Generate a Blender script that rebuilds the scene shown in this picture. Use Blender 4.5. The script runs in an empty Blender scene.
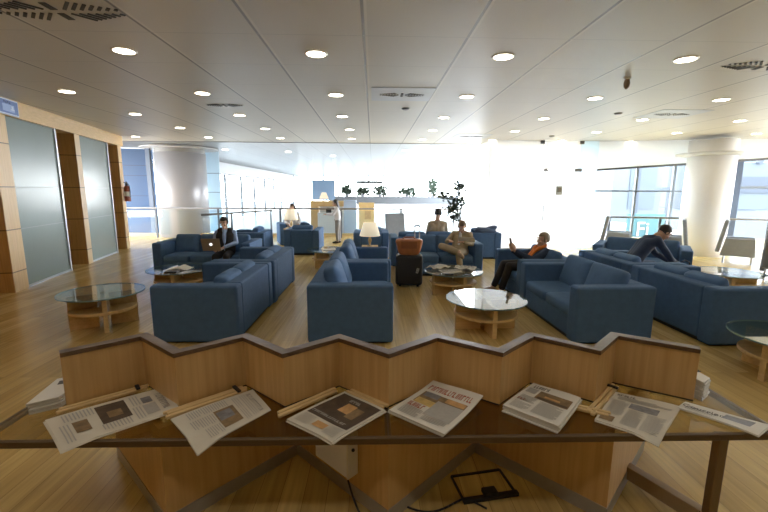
import bpy, bmesh, math, random
from mathutils import Vector, Matrix, Euler
random.seed(7)
C = bpy.context.scene.collection
R = math.radians
PI = math.pi

# ------------------------------------------------------------------ materials
MATS = {}
def mat(name, col, rough=0.6, metal=0.0, spec=0.5, emit=0.0, emitcol=None, var=0.0, vscale=8.0, bump=0.0, bscale=60.0):
    if name in MATS: return MATS[name]
    m = bpy.data.materials.new(name); m.use_nodes = True
    nt = m.node_tree; b = nt.nodes['Principled BSDF']
    b.inputs['Base Color'].default_value = (*col, 1)
    b.inputs['Roughness'].default_value = rough
    b.inputs['Metallic'].default_value = metal
    b.inputs['Specular IOR Level'].default_value = spec
    if emit:
        b.inputs['Emission Color'].default_value = (*(emitcol or col), 1)
        b.inputs['Emission Strength'].default_value = emit
    tc = nt.nodes.new('ShaderNodeTexCoord')
    if var:
        n = nt.nodes.new('ShaderNodeTexNoise'); n.inputs['Scale'].default_value = vscale; n.inputs['Detail'].default_value = 3
        nt.links.new(tc.outputs['Object'], n.inputs['Vector'])
        mx = nt.nodes.new('ShaderNodeMix'); mx.data_type = 'RGBA'
        mx.inputs[6].default_value = (*[c*(1-var) for c in col], 1)
        mx.inputs[7].default_value = (*[min(1, c*(1+var)) for c in col], 1)
        nt.links.new(n.outputs['Fac'], mx.inputs[0]); nt.links.new(mx.outputs[2], b.inputs['Base Color'])
    if bump:
        n2 = nt.nodes.new('ShaderNodeTexNoise'); n2.inputs['Scale'].default_value = bscale
        nt.links.new(tc.outputs['Object'], n2.inputs['Vector'])
        bp = nt.nodes.new('ShaderNodeBump'); bp.inputs['Strength'].default_value = bump; bp.inputs['Distance'].default_value = 0.01
        nt.links.new(n2.outputs['Fac'], bp.inputs['Height']); nt.links.new(bp.outputs['Normal'], b.inputs['Normal'])
    MATS[name] = m
    return m

def wood_mat(name, c1, c2, rough=0.4, axis='Z', scale=6.0, joints=None, spec=0.5):
    """straight veneer grain stretched along one axis; optional dark horizontal joints every `joints` metres"""
    m = bpy.data.materials.new(name); m.use_nodes = True
    nt = m.node_tree; b = nt.nodes['Principled BSDF']
    b.inputs['Roughness'].default_value = rough; b.inputs['Specular IOR Level'].default_value = spec
    g = nt.nodes.new('ShaderNodeNewGeometry')
    mp = nt.nodes.new('ShaderNodeMapping')
    s = [scale*6]*3; s['XYZ'.index(axis)] = scale*0.25
    mp.inputs['Scale'].default_value = s
    nt.links.new(g.outputs['Position'], mp.inputs['Vector'])
    n = nt.nodes.new('ShaderNodeTexNoise'); n.inputs['Scale'].default_value = 1.0; n.inputs['Detail'].default_value = 4; n.inputs['Distortion'].default_value = 0.4
    nt.links.new(mp.outputs['Vector'], n.inputs['Vector'])
    r = nt.nodes.new('ShaderNodeValToRGB')
    r.color_ramp.elements[0].position = 0.3; r.color_ramp.elements[0].color = (*c1, 1)
    r.color_ramp.elements[1].position = 0.7; r.color_ramp.elements[1].color = (*c2, 1)
    nt.links.new(n.outputs['Fac'], r.inputs['Fac'])
    out = r.outputs['Color']
    if joints:
        sp = nt.nodes.new('ShaderNodeSeparateXYZ'); nt.links.new(g.outputs['Position'], sp.inputs[0])
        ad = nt.nodes.new('ShaderNodeMath'); ad.operation = 'SUBTRACT'; ad.inputs[1].default_value = joints[1]
        nt.links.new(sp.outputs['Z'], ad.inputs[0])
        md = nt.nodes.new('ShaderNodeMath'); md.operation = 'FLOORED_MODULO'; md.inputs[1].default_value = joints[0]
        nt.links.new(ad.outputs[0], md.inputs[0])
        lt = nt.nodes.new('ShaderNodeMath'); lt.operation = 'LESS_THAN'; lt.inputs[1].default_value = joints[2]
        nt.links.new(md.outputs[0], lt.inputs[0])
        mx = nt.nodes.new('ShaderNodeMix'); mx.data_type = 'RGBA'; mx.inputs[7].default_value = (*[c*0.3 for c in c1], 1)
        nt.links.new(lt.outputs[0], mx.inputs[0]); nt.links.new(out, mx.inputs[6]); out = mx.outputs[2]
    nt.links.new(out, b.inputs['Base Color'])
    MATS[name] = m
    return m

def glass_mat(name, tint=(0.9, 0.95, 0.95), rough=0.02, refl=1.0, ior=1.5):
    m = bpy.data.materials.new(name); m.use_nodes = True
    nt = m.node_tree; nt.nodes.clear()
    o = nt.nodes.new('ShaderNodeOutputMaterial')
    t = nt.nodes.new('ShaderNodeBsdfTransparent'); t.inputs[0].default_value = (*tint, 1)
    gl = nt.nodes.new('ShaderNodeBsdfGlossy'); gl.inputs['Roughness'].default_value = rough
    gl.inputs['Color'].default_value = (refl, refl, refl, 1)
    f = nt.nodes.new('ShaderNodeFresnel'); f.inputs['IOR'].default_value = ior
    mx = nt.nodes.new('ShaderNodeMixShader')
    ge = nt.nodes.new('ShaderNodeNewGeometry'); iv = nt.nodes.new('ShaderNodeMath'); iv.operation = 'SUBTRACT'; iv.inputs[0].default_value = 1.0
    nt.links.new(ge.outputs['Backfacing'], iv.inputs[1])
    mu = nt.nodes.new('ShaderNodeMath'); mu.operation = 'MULTIPLY'; nt.links.new(f.outputs[0], mu.inputs[0]); nt.links.new(iv.outputs[0], mu.inputs[1])
    nt.links.new(mu.outputs[0], mx.inputs[0]); nt.links.new(t.outputs[0], mx.inputs[1]); nt.links.new(gl.outputs[0], mx.inputs[2])
    nt.links.new(mx.outputs[0], o.inputs['Surface'])
    MATS[name] = m
    return m

def floor_mat():
    m = bpy.data.materials.new('oak_strip_floor'); m.use_nodes = True
    nt = m.node_tree; b = nt.nodes['Principled BSDF']
    g = nt.nodes.new('ShaderNodeNewGeometry')
    mp = nt.nodes.new('ShaderNodeMapping'); mp.inputs['Rotation'].default_value = (0, 0, R(90))
    nt.links.new(g.outputs['Position'], mp.inputs['Vector'])
    br = nt.nodes.new('ShaderNodeTexBrick')
    br.inputs['Scale'].default_value = 1.0; br.inputs['Brick Width'].default_value = 1.9; br.inputs['Row Height'].default_value = 0.14
    br.inputs['Mortar Size'].default_value = 0.002; br.inputs['Mortar Smooth'].default_value = 0.4; br.inputs['Bias'].default_value = 0.0
    br.inputs['Color1'].default_value = (0.47, 0.315, 0.105, 1); br.inputs['Color2'].default_value = (0.66, 0.47, 0.18, 1)
    br.inputs['Mortar'].default_value = (0.28, 0.18, 0.07, 1)
    nt.links.new(mp.outputs['Vector'], br.inputs['Vector'])
    mp2 = nt.nodes.new('ShaderNodeMapping'); mp2.inputs['Scale'].default_value = (26, 1.2, 1)
    nt.links.new(g.outputs['Position'], mp2.inputs['Vector'])
    n = nt.nodes.new('ShaderNodeTexNoise'); n.inputs['Scale'].default_value = 1.0; n.inputs['Detail'].default_value = 4
    nt.links.new(mp2.outputs['Vector'], n.inputs['Vector'])
    r = nt.nodes.new('ShaderNodeValToRGB')
    r.color_ramp.elements[0].position = 0.25; r.color_ramp.elements[0].color = (0.72, 0.72, 0.72, 1)
    r.color_ramp.elements[1].position = 0.75; r.color_ramp.elements[1].color = (1.12, 1.12, 1.12, 1)
    nt.links.new(n.outputs['Fac'], r.inputs['Fac'])
    mx = nt.nodes.new('ShaderNodeMix'); mx.data_type = 'RGBA'; mx.blend_type = 'MULTIPLY'; mx.inputs[0].default_value = 1.0
    nt.links.new(br.outputs['Color'], mx.inputs[6]); nt.links.new(r.outputs['Color'], mx.inputs[7])
    nt.links.new(mx.outputs[2], b.inputs['Base Color'])
    b.inputs['Roughness'].default_value = 0.24; b.inputs['Specular IOR Level'].default_value = 0.5
    return m

def ceiling_mat(name, col, rough, px=1.07, ox=-0.1, py=1.0, oy=0.4):
    m = bpy.data.materials.new(name); m.use_nodes = True
    nt = m.node_tree; b = nt.nodes['Principled BSDF']
    b.inputs['Roughness'].default_value = rough; b.inputs['Specular IOR Level'].default_value = 0.75
    g = nt.nodes.new('ShaderNodeNewGeometry'); sp = nt.nodes.new('ShaderNodeSeparateXYZ')
    nt.links.new(g.outputs['Position'], sp.inputs[0])
    def line(sock, pitch, off, w):
        a = nt.nodes.new('ShaderNodeMath'); a.operation = 'SUBTRACT'; a.inputs[1].default_value = off - pitch/2
        nt.links.new(sock, a.inputs[0])
        d = nt.nodes.new('ShaderNodeMath'); d.operation = 'FLOORED_MODULO'; d.inputs[1].default_value = pitch
        nt.links.new(a.outputs[0], d.inputs[0])
        s = nt.nodes.new('ShaderNodeMath'); s.operation = 'SUBTRACT'; s.inputs[1].default_value = pitch/2
        nt.links.new(d.outputs[0], s.inputs[0])
        ab = nt.nodes.new('ShaderNodeMath'); ab.operation = 'ABSOLUTE'; nt.links.new(s.outputs[0], ab.inputs[0])
        mr = nt.nodes.new('ShaderNodeMapRange'); mr.inputs['From Min'].default_value = w*0.6; mr.inputs['From Max'].default_value = w
        mr.inputs['To Min'].default_value = 1; mr.inputs['To Max'].default_value = 0
        nt.links.new(ab.outputs[0], mr.inputs['Value'])
        return mr.outputs[0], s.outputs[0]
    lx, sx = line(sp.outputs['X'], px, ox, 0.017)
    lx2, _ = line(sp.outputs['X'], px, ox+0.03, 0.014)
    ly, _ = line(sp.outputs['Y'], py, oy, 0.008)
    mx = nt.nodes.new('ShaderNodeMix'); mx.data_type = 'RGBA'
    mx.inputs[6].default_value = (*col, 1); mx.inputs[7].default_value = (*[min(1, c*1.16) for c in col], 1)
    nt.links.new(lx2, mx.inputs[0])
    m2 = nt.nodes.new('ShaderNodeMix'); m2.data_type = 'RGBA'; m2.inputs[7].default_value = (*[c*0.33 for c in col], 1)
    nt.links.new(lx, m2.inputs[0]); nt.links.new(mx.outputs[2], m2.inputs[6])
    sc = nt.nodes.new('ShaderNodeMath'); sc.operation = 'MULTIPLY'; sc.inputs[1].default_value = 0.8; nt.links.new(ly, sc.inputs[0])
    m3 = nt.nodes.new('ShaderNodeMix'); m3.data_type = 'RGBA'; m3.inputs[7].default_value = (*[c*0.7 for c in col], 1)
    nt.links.new(sc.outputs[0], m3.inputs[0]); nt.links.new(m2.outputs[2], m3.inputs[6])
    nt.links.new(m3.outputs[2], b.inputs['Base Color'])
    # very slight panel bow so each tray catches the light on its own
    n = nt.nodes.new('ShaderNodeTexNoise'); n.inputs['Scale'].default_value = 1.3
    nt.links.new(g.outputs['Position'], n.inputs['Vector'])
    bp = nt.nodes.new('ShaderNodeBump'); bp.inputs['Strength'].default_value = 0.25; bp.inputs['Distance'].default_value = 0.02
    nt.links.new(n.outputs['Fac'], bp.inputs['Height']); nt.links.new(bp.outputs['Normal'], b.inputs['Normal'])
    return m

def translucent_mat(name, col, mixf=0.5):
    m = bpy.data.materials.new(name); m.use_nodes = True
    nt = m.node_tree; nt.nodes.clear()
    o = nt.nodes.new('ShaderNodeOutputMaterial')
    a = nt.nodes.new('ShaderNodeBsdfTranslucent'); a.inputs[0].default_value = (*col, 1)
    d = nt.nodes.new('ShaderNodeBsdfPrincipled'); d.inputs['Base Color'].default_value = (*col, 1); d.inputs['Roughness'].default_value = 0.25
    mx = nt.nodes.new('ShaderNodeMixShader'); mx.inputs[0].default_value = mixf
    nt.links.new(d.outputs[0], mx.inputs[1]); nt.links.new(a.outputs[0], mx.inputs[2]); nt.links.new(mx.outputs[0], o.inputs[0])
    MATS[name] = m
    return m

FLOOR = floor_mat()
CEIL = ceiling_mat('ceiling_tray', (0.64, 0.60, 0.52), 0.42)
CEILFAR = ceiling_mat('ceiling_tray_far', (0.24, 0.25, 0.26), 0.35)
OAK = wood_mat('beech_veneer', (0.54, 0.32, 0.115), (0.66, 0.42, 0.17), 0.38)
OAKH = wood_mat('beech_veneer_flat', (0.60, 0.39, 0.155), (0.75, 0.52, 0.23), 0.4, axis='X')
CAP = wood_mat('walnut_cap', (0.060, 0.031, 0.015), (0.11, 0.06, 0.03), 0.34, axis='X')
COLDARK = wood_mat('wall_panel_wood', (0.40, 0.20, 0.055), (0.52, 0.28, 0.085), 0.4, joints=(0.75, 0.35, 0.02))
COLLIT = wood_mat('wall_front_lit_wood', (0.60, 0.38, 0.16), (0.72, 0.48, 0.22), 0.45, joints=(0.75, 0.35, 0.02))  # paler than the pillar sides: daylight on the fronts is put into the colour
BEAM = wood_mat('beam_wood', (0.62, 0.39, 0.15), (0.74, 0.49, 0.21), 0.5, axis='Y')
BLUE = mat('blue_fabric', (0.055, 0.118, 0.238), 0.85, spec=0.25, var=0.18, vscale=14, bump=0.25, bscale=160)
BLUEC = mat('blue_fabric_cushion', (0.064, 0.135, 0.265), 0.85, spec=0.25, var=0.2, vscale=10, bump=0.25, bscale=160)
BLACKP = mat('black_plastic', (0.012, 0.012, 0.013), 0.5, var=0.1)
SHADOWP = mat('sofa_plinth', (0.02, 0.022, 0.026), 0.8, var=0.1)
BRONZE = mat('bronze_metal', (0.10, 0.062, 0.030), 0.4, metal=0.4, var=0.1)
STEEL = mat('brushed_steel', (0.42, 0.43, 0.44), 0.35, metal=0.9, var=0.08, vscale=30)
SKIRT = mat('steel_skirting', (0.40, 0.39, 0.37), 0.42, metal=0.5, var=0.1, vscale=20)
WHITEP = mat('white_plastic', (0.80, 0.80, 0.78), 0.4, var=0.03)
WHITEW = mat('white_paint', (0.84, 0.85, 0.86), 0.6, var=0.02)
GREYF = mat('grey_fabric', (0.32, 0.36, 0.41), 0.8, var=0.1, vscale=12)
DARKGREYF = mat('dark_grey_fabric', (0.13, 0.135, 0.14), 0.8, var=0.1, vscale=12)
PAPER = mat('newsprint', (0.62, 0.58, 0.48), 0.8, var=0.06, vscale=12)
PAPERW = mat('white_paper', (0.70, 0.68, 0.61), 0.7, var=0.04, vscale=14)
INK = mat('grey_ink', (0.24, 0.23, 0.21), 0.8, var=0.1)
INKD = mat('black_ink', (0.06, 0.055, 0.05), 0.8, var=0.1)
INKR = mat('red_ink', (0.36, 0.075, 0.03), 0.8, var=0.2)
INKL = mat('pale_ink', (0.38, 0.37, 0.34), 0.8, var=0.15, vscale=40)
PHOTO_D = mat('photo_dark', (0.06, 0.04, 0.025), 0.6, var=0.8, vscale=26)
PHOTO_B = mat('photo_brown', (0.20, 0.13, 0.06), 0.6, var=0.8, vscale=30)
PHOTO_G = mat('photo_grey', (0.17, 0.17, 0.18), 0.6, var=0.8, vscale=30)
PHOTO_O = mat('photo_orange', (0.55, 0.30, 0.11), 0.6, var=0.5, vscale=24)
STICK = mat('pale_beech_stick', (0.66, 0.46, 0.21), 0.5, var=0.12, vscale=20)
GLASS = glass_mat('clear_glass', (0.93, 0.96, 0.96))
BALGLASS = glass_mat('balustrade_glass', (0.90, 0.95, 0.97))
TABGLASS = glass_mat('table_glass', (0.90, 0.94, 0.93), ior=1.7)
GLASSEDGE = mat('glass_edge', (0.12, 0.20, 0.19), 0.2, var=0.05)
DESKGLASS = glass_mat('bronze_tint_glass', (0.72, 0.66, 0.48), rough=0.03)
FROST = mat('frosted_grey_glass', (0.20, 0.245, 0.235), 0.22, spec=0.22, var=0.06, vscale=2)
WHITEGLASS = translucent_mat('white_backlit_glass', (0.95, 0.96, 0.97), 0.6)
PALEBLUEGLASS = translucent_mat('pale_blue_glass', (0.78, 0.90, 0.97), 0.6)
BLUEWALL = translucent_mat('blue_wall_glass', (0.12, 0.20, 0.34), 0.5)
COLWHITE = mat('column_white', (0.94, 0.94, 0.95), 0.28, spec=0.7, var=0.02)
COLSILVER = mat('column_silver', (0.42, 0.42, 0.44), 0.32, metal=0.15, var=0.03, vscale=2)
LAMPE = mat('lamp_lens', (1, 0.95, 0.85), 0.5, emit=14.0, emitcol=(1.0, 0.90, 0.74))
RING = mat('lamp_ring', (0.65, 0.60, 0.50), 0.35, metal=0.3, var=0.03)
SHADE = mat('cream_shade', (0.90, 0.80, 0.62), 0.7, emit=0.35, emitcol=(1.0, 0.86, 0.62), var=0.04)
VENTD = mat('vent_dark', (0.05, 0.045, 0.04), 0.7, var=0.1)
LEAF = mat('ficus_leaf', (0.022, 0.040, 0.022), 0.55, var=0.45, vscale=9)
BARK = mat('bark', (0.14, 0.10, 0.06), 0.8, var=0.3, vscale=30)
TERRA = mat('pot_grey', (0.25, 0.26, 0.28), 0.6, var=0.1)
ORANGEW = mat('orange_panel', (0.80, 0.52, 0.20), 0.6, var=0.15, vscale=5)
SIGNB = mat('sign_blue', (0.085, 0.16, 0.43), 0.5, var=0.08, vscale=6)
SIGNL = mat('sign_pale', (0.62, 0.72, 0.88), 0.5, var=0.05)
BLUEPOSTER = mat('poster_blue', (0.28, 0.47, 0.78), 0.6, var=0.06)
CYAN = mat('cyan_board', (0.030, 0.115, 0.150), 0.6, var=0.04)
SKIN = mat('skin', (0.56, 0.33, 0.22), 0.55, var=0.08, vscale=20)
RED = mat('extinguisher_red', (0.26, 0.05, 0.02), 0.35, var=0.1)
BROWNLEATHER = mat('tan_leather', (0.40, 0.13, 0.035), 0.5, var=0.25, vscale=16)
SUITCASE = mat('suitcase_black', (0.016, 0.017, 0.020), 0.6, var=0.3, vscale=40)
LAPTOPM = mat('laptop_aluminium', (0.34, 0.29, 0.23), 0.35, metal=0.6, var=0.03)
GLOW = mat('laptop_mark', (0.95, 0.95, 0.97), 0.4, emit=1.2)
CONCRETE = mat('apron_concrete', (0.20, 0.21, 0.22), 0.8, var=0.05, vscale=0.3)
FACADE = mat('pale_facade', (0.050, 0.062, 0.078), 0.6, var=0.08, vscale=0.6)
FACADED = mat('facade_dark', (0.014, 0.022, 0.038), 0.5, var=0.1)
MULLION = mat('mullion_blue_grey', (0.07, 0.10, 0.16), 0.45, var=0.08)
MULLIONL = mat('mullion_pale', (0.05, 0.066, 0.085), 0.45, var=0.08)
BLIND = mat('dark_blind_rail', (0.12, 0.12, 0.125), 0.6, var=0.05)

# ------------------------------------------------------------------ mesh helpers
def BM(): return bmesh.new()

def finish(bm, name, m, parent=None, smooth=False, bevel=0.0, seg=2, subd=0):
    me = bpy.data.meshes.new(name)
    bmesh.ops.recalc_face_normals(bm, faces=bm.faces)
    bm.to_mesh(me); bm.free()
    if m: me.materials.append(m)
    if smooth:
        for p in me.polygons: p.use_smooth = True
    o = bpy.data.objects.new(name, me); C.objects.link(o)
    if parent: o.parent = parent
    if bevel:
        b = o.modifiers.new('bevel', 'BEVEL'); b.width = bevel; b.segments = seg; b.limit_method = 'ANGLE'; b.angle_limit = R(40)
        if not smooth:
            for p in me.polygons: p.use_smooth = True
        w = o.modifiers.new('wn', 'WEIGHTED_NORMAL'); w.keep_sharp = True
    if subd:
        s = o.modifiers.new('sub', 'SUBSURF'); s.levels = subd; s.render_levels = subd
    return o

def box(bm, c, s, rot=None):
    mt = Matrix.Translation(c)
    if rot is not None: mt = mt @ Euler(rot).to_matrix().to_4x4()
    mt = mt @ Matrix.Diagonal((s[0], s[1], s[2], 1))
    bmesh.ops.create_cube(bm, size=1.0, matrix=mt)
    return bm

def cyl(bm, p0, p1, r0, r1=None, seg=20, caps=True):
    p0, p1 = Vector(p0), Vector(p1); d = p1-p0
    if d.length < 1e-6: return bm
    q = d.to_track_quat('Z', 'Y').to_matrix().to_4x4()
    bmesh.ops.create_cone(bm, cap_ends=caps, segments=seg, radius1=r0, radius2=r0 if r1 is None else r1, depth=d.length,
                          matrix=Matrix.Translation((p0+p1)/2) @ q)
    return bm

def ball(bm, c, r, seg=14, rot=None):
    r = (r, r, r) if not hasattr(r, '__len__') else r
    mt = Matrix.Translation(c)
    if rot is not None: mt = mt @ rot.to_4x4()
    bmesh.ops.create_uvsphere(bm, u_segments=seg, v_segments=max(6, seg*2//3), radius=1.0, matrix=mt @ Matrix.Diagonal((*r, 1)))
    return bm

def limb(bm, pts, rads, seg=12):
    for i in range(len(pts)-1):
        cyl(bm, pts[i], pts[i+1], rads[i], rads[i+1], seg)
    for p, r in zip(pts, rads): ball(bm, p, r, seg)

def tube(bm, pts, r, seg=8):
    for i in range(len(pts)-1): cyl(bm, pts[i], pts[i+1], r, r, seg)
    for p in pts[1:-1]: ball(bm, p, r, seg)
    return bm

def lathe(bm, prof, seg=32, c=(0, 0, 0), caps=True):
    rings = []
    for (r, z) in prof:
        rings.append([bm.verts.new((c[0]+r*math.cos(2*PI*i/seg), c[1]+r*math.sin(2*PI*i/seg), c[2]+z)) for i in range(seg)])
    for a, b in zip(rings, rings[1:]):
        for i in range(seg):
            bm.faces.new((a[i], a[(i+1) % seg], b[(i+1) % seg], b[i]))
    if caps:
        for rg in (rings[0], rings[-1]): bm.faces.new(rg)
    return bm

def prism(bm, poly, z0, z1):
    a = [bm.verts.new((x, y, z0)) for x, y in poly]; b = [bm.verts.new((x, y, z1)) for x, y in poly]
    n = len(poly)
    bm.faces.new(a[::-1]); bm.faces.new(b)
    for i in range(n): bm.faces.new((a[i], a[(i+1) % n], b[(i+1) % n], b[i]))
    return bm

def pillow(bm, c, s, e1=0.45, e2=0.45, rot=None, seg=20, pinch=0.0):
    """superellipsoid cushion with full size s"""
    def sg(v, e): return math.copysign(abs(v)**e, v)
    mt = Matrix.Translation(c)
    if rot is not None: mt = mt @ Euler(rot).to_matrix().to_4x4()
    rows = []
    nv = seg//2
    for j in range(nv+1):
        v = -PI/2 + PI*j/nv; ring = []
        for i in range(seg):
            u = 2*PI*i/seg
            x = s[0]/2*sg(math.cos(v), e1)*sg(math.cos(u), e2)
            y = s[1]/2*sg(math.cos(v), e1)*sg(math.sin(u), e2)
            z = s[2]/2*sg(math.sin(v), e1)
            ring.append(mt @ Vector((x, y, z)))
        rows.append(ring)
    V = []
    for j, rg in enumerate(rows):
        if j in (0, nv): V.append([bm.verts.new(rg[0])])
        else: V.append([bm.verts.new(p) for p in rg])
    for j in range(nv):
        a, b = V[j], V[j+1]
        for i in range(seg):
            k = (i+1) % seg
            if len(a) == 1: bm.faces.new((a[0], b[k], b[i]))
            elif len(b) == 1: bm.faces.new((a[i], a[k], b[0]))
            else: bm.faces.new((a[i], a[k], b[k], b[i]))
    return bm

def tag(o, label, cat, group=None, kind=None):
    o['label'] = label; o['category'] = cat
    if group: o['group'] = group
    if kind: o['kind'] = kind
    return o

def thing(name, label, cat, loc=(0, 0, 0), rz=0.0, group=None, kind=None):
    o = bpy.data.objects.new(name, None); C.objects.link(o)
    o.location = loc; o.rotation_euler = (0, 0, rz); o.empty_display_size = 0.2
    return tag(o, label, cat, group, kind)

def dup(root, loc, rz, label):
    r = root.copy(); C.objects.link(r); r.location = loc; r.scale = (1, 1, 1); r.rotation_euler = (0, 0, rz); r['label'] = label
    for ch in list(root.children):
        c = ch.copy(); C.objects.link(c); c.parent = r
        for g in list(ch.children):
            d = g.copy(); C.objects.link(d); d.parent = c
    return r

def struct(name, bm, m, label, cat, parent=None, **k):
    o = finish(bm, name, m, parent, **k)
    if not parent: tag(o, label, cat, kind='structure')
    return o

# ------------------------------------------------------------------ camera
F_PX = 400.0
cam = bpy.data.cameras.new('camera'); cam.sensor_width = 36; cam.lens = 36*F_PX/768
cam.clip_end = 400
co = bpy.data.objects.new('camera', cam); C.objects.link(co)
yaw, pitch, roll = R(1.6), R(9.4), R(0.35)
Fv = Vector((math.sin(yaw)*math.cos(pitch), math.cos(yaw)*math.cos(pitch), -math.sin(pitch)))
R0 = Vector((math.cos(yaw), -math.sin(yaw), 0)); U0 = R0.cross(Fv)
Rv = math.cos(roll)*R0 + math.sin(roll)*U0; Uv = -math.sin(roll)*R0 + math.cos(roll)*U0
co.matrix_world = Matrix(((Rv.x, Uv.x, -Fv.x, 0), (Rv.y, Uv.y, -Fv.y, 0), (Rv.z, Uv.z, -Fv.z, 1.85), (0, 0, 0, 1)))
bpy.context.scene.camera = co
CAMP = Vector((0, 0, 1.85))
def inframe(p, m=0):
    d = Vector(p)-CAMP; z = d.dot(Fv)
    if z < 0.1: return False
    x = 384+F_PX*d.dot(Rv)/z; y = 256-F_PX*d.dot(Uv)/z
    return -m < x < 768+m and -m < y < 512+m

# ------------------------------------------------------------------ setting
H = 3.4
# wall frame of the panelled left side: origin at the far edge of the nearest pillar
WO = Vector((-6.45, 7.49, 0)); WA = math.atan2(-1.17, 5.14)     # lean of the wall from +Y
wu = Vector((math.sin(WA), math.cos(WA), 0)); wn = Vector((math.cos(WA), -math.sin(WA), 0))
def W(u, n): p = WO + wu*u + wn*n; return (p.x, p.y)
def wrect(bm, u0, u1, n0, n1, z0, z1): return prism(bm, [W(u0, n0), W(u1, n0), W(u1, n1), W(u0, n1)], z0, z1)

bm = BM(); prism(bm, [(-12, -3), (15, -3), (15, 16.0), (-12, 16.0)], -0.15, 0)
struct('floor', bm, FLOOR, 'oak strip floor of the lounge', 'floor')
bm = BM(); prism(bm, [(-12, 16.0), (15, 16.0), (15, 50), (-12, 50)], -0.18, -0.02)
struct('floor_far', bm, mat('far_floor', (0.16, 0.155, 0.145), 0.35, var=0.05, vscale=1), 'pale floor of the hall beyond the railing', 'floor')
bm = BM(); prism(bm, [(-12, -3), (15, -3), (15, 13.9), (-12, 13.9)], H, H+0.2)
struct('ceiling', bm, CEIL, 'pale metal tray ceiling over the lounge', 'ceiling')
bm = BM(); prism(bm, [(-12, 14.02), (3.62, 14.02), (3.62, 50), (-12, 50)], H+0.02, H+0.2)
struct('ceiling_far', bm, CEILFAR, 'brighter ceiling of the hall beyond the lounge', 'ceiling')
bm = BM(); box(bm, (-2, 13.96, H+0.06), (22, 0.12, 0.14))
struct('trim_1', bm, mat('shadow_gap', (0.16, 0.16, 0.17), 0.6, var=0.05), 'dark shadow gap across the far edge of the lounge ceiling', 'trim')
bm = BM(); box(bm, (1.5, -3.1, 1.7), (27, 0.2, 3.4)); struct('wall_back', bm, mat('back_wall_panel', (0.20, 0.14, 0.08), 0.7, var=.1), 'plain wall behind the viewer', 'wall')
bm = BM(); box(bm, (15.1, 1.5, 1.7), (0.2, 9, 3.4)); struct('wall_right', bm, mat('side_wall_grey', (0.30, 0.29, 0.27), 0.7, var=.1), 'plain wall at the right of the room', 'wall')

# panelled wall on the left
bm = BM(); wrect(bm, -11.5, 5.4, -1.75, -1.55, 0, H); struct('wall_left', bm, COLDARK, 'wood panelled wall in the niches on the left', 'wall')
bm = BM(); wrect(bm, -11.5, 5.42, -1.5, 0.03, 3.1, H-0.002); struct('trim_2', bm, BEAM, 'light wood beam running along the top of the left wall', 'beam')
for i, (u0, u1, lb) in enumerate(((-0.40, 0.0, 'nearest wood clad pillar at the left edge, beside the blue sign'),
                                  (2.46, 2.70, 'middle wood clad pillar between the two frosted glass panels'),
                                  (5.06, 5.32, 'farthest wood clad pillar on the left, with the extinguisher'))):
    bm = BM(); wrect(bm, u0+0.004, u1-0.004, -1.55, -0.012, 0, 3.1)
    p = struct('pillar', bm, COLDARK, lb, 'pillar')
    bm = BM(); wrect(bm, u0, u1, -0.012, 0.0, 0, 3.1); finish(bm, 'front_panel', COLLIT, p)
for i, (u0, u1, lb) in enumerate(((0.0, 1.62, 'frosted glass panel on the left between the nearest and middle pillars'),
                                  (2.70, 4.32, 'frosted glass panel on the left between the middle and farthest pillars'))):
    bm = BM(); wrect(bm, u0, u1, -0.05, -0.035, 0.03, 3.1); w = struct('window_%d' % (i+1), bm, FROST, lb, 'glass panel')
    bm = BM(); wrect(bm, u1, u1+0.05, -0.07, -0.01, 0, 3.1); finish(bm, 'edge_strip', STEEL, w)
    bm = BM(); wrect(bm, u0, u1, -0.06, -0.02, 0, 0.04); finish(bm, 'bottom_rail', STEEL, w)
    for z in (1.85, 1.1):
        bm = BM(); wrect(bm, u0, u1, -0.036, -0.033, z-0.006, z+0.006); finish(bm, 'joint_line', mat('glass_joint', (0.2, 0.23, 0.22), 0.5, var=.05), w)

# blue glass wall behind the railing at far left, its dark post, the pale blue strip and far windows
def wall_quad(bm, p0, p1, t, z0, z1):
    a, b = Vector((*p0, 0)), Vector((*p1, 0)); d = (b-a).normalized(); n = Vector((-d.y, d.x, 0))*t
    prism(bm, [(a.x, a.y), (b.x, b.y), (b.x+n.x, b.y+n.y), (a.x+n.x, a.y+n.y)], z0, z1)
    return bm
bm = BM(); wall_quad(bm, (-11.5, 16.15), (-8.85, 16.75), 0.05, 0.0, H)
w = struct('window_3', bm, BLUEWALL, 'blue tinted glass wall beyond the farthest pillar', 'glass wall')
for z in (0.75, 1.55, 2.35, 2.75):
    bm = BM(); wall_quad(bm, (-11.5, 16.13), (-8.85, 16.73), 0.02, z-0.012, z+0.012); finish(bm, 'joint_line', MULLION, w)
bm = BM(); box(bm, (-8.62, 15.98, H/2), (0.16, 0.12, H)); finish(bm, 'post', MULLION, w)
bm = BM(); wall_quad(bm, (-7.1, 17.6), (-6.55, 17.6), 0.05, 0, H)
w = struct('window_4', bm, PALEBLUEGLASS, 'pale blue glass strip to the right of the silver column', 'glass wall')
for z in (0.9, 1.7, 2.5):
    bm = BM(); wall_quad(bm, (-7.1, 17.58), (-6.55, 17.58), 0.02, z-0.01, z+0.01); finish(bm, 'joint_line', MULLIONL, w)
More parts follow.
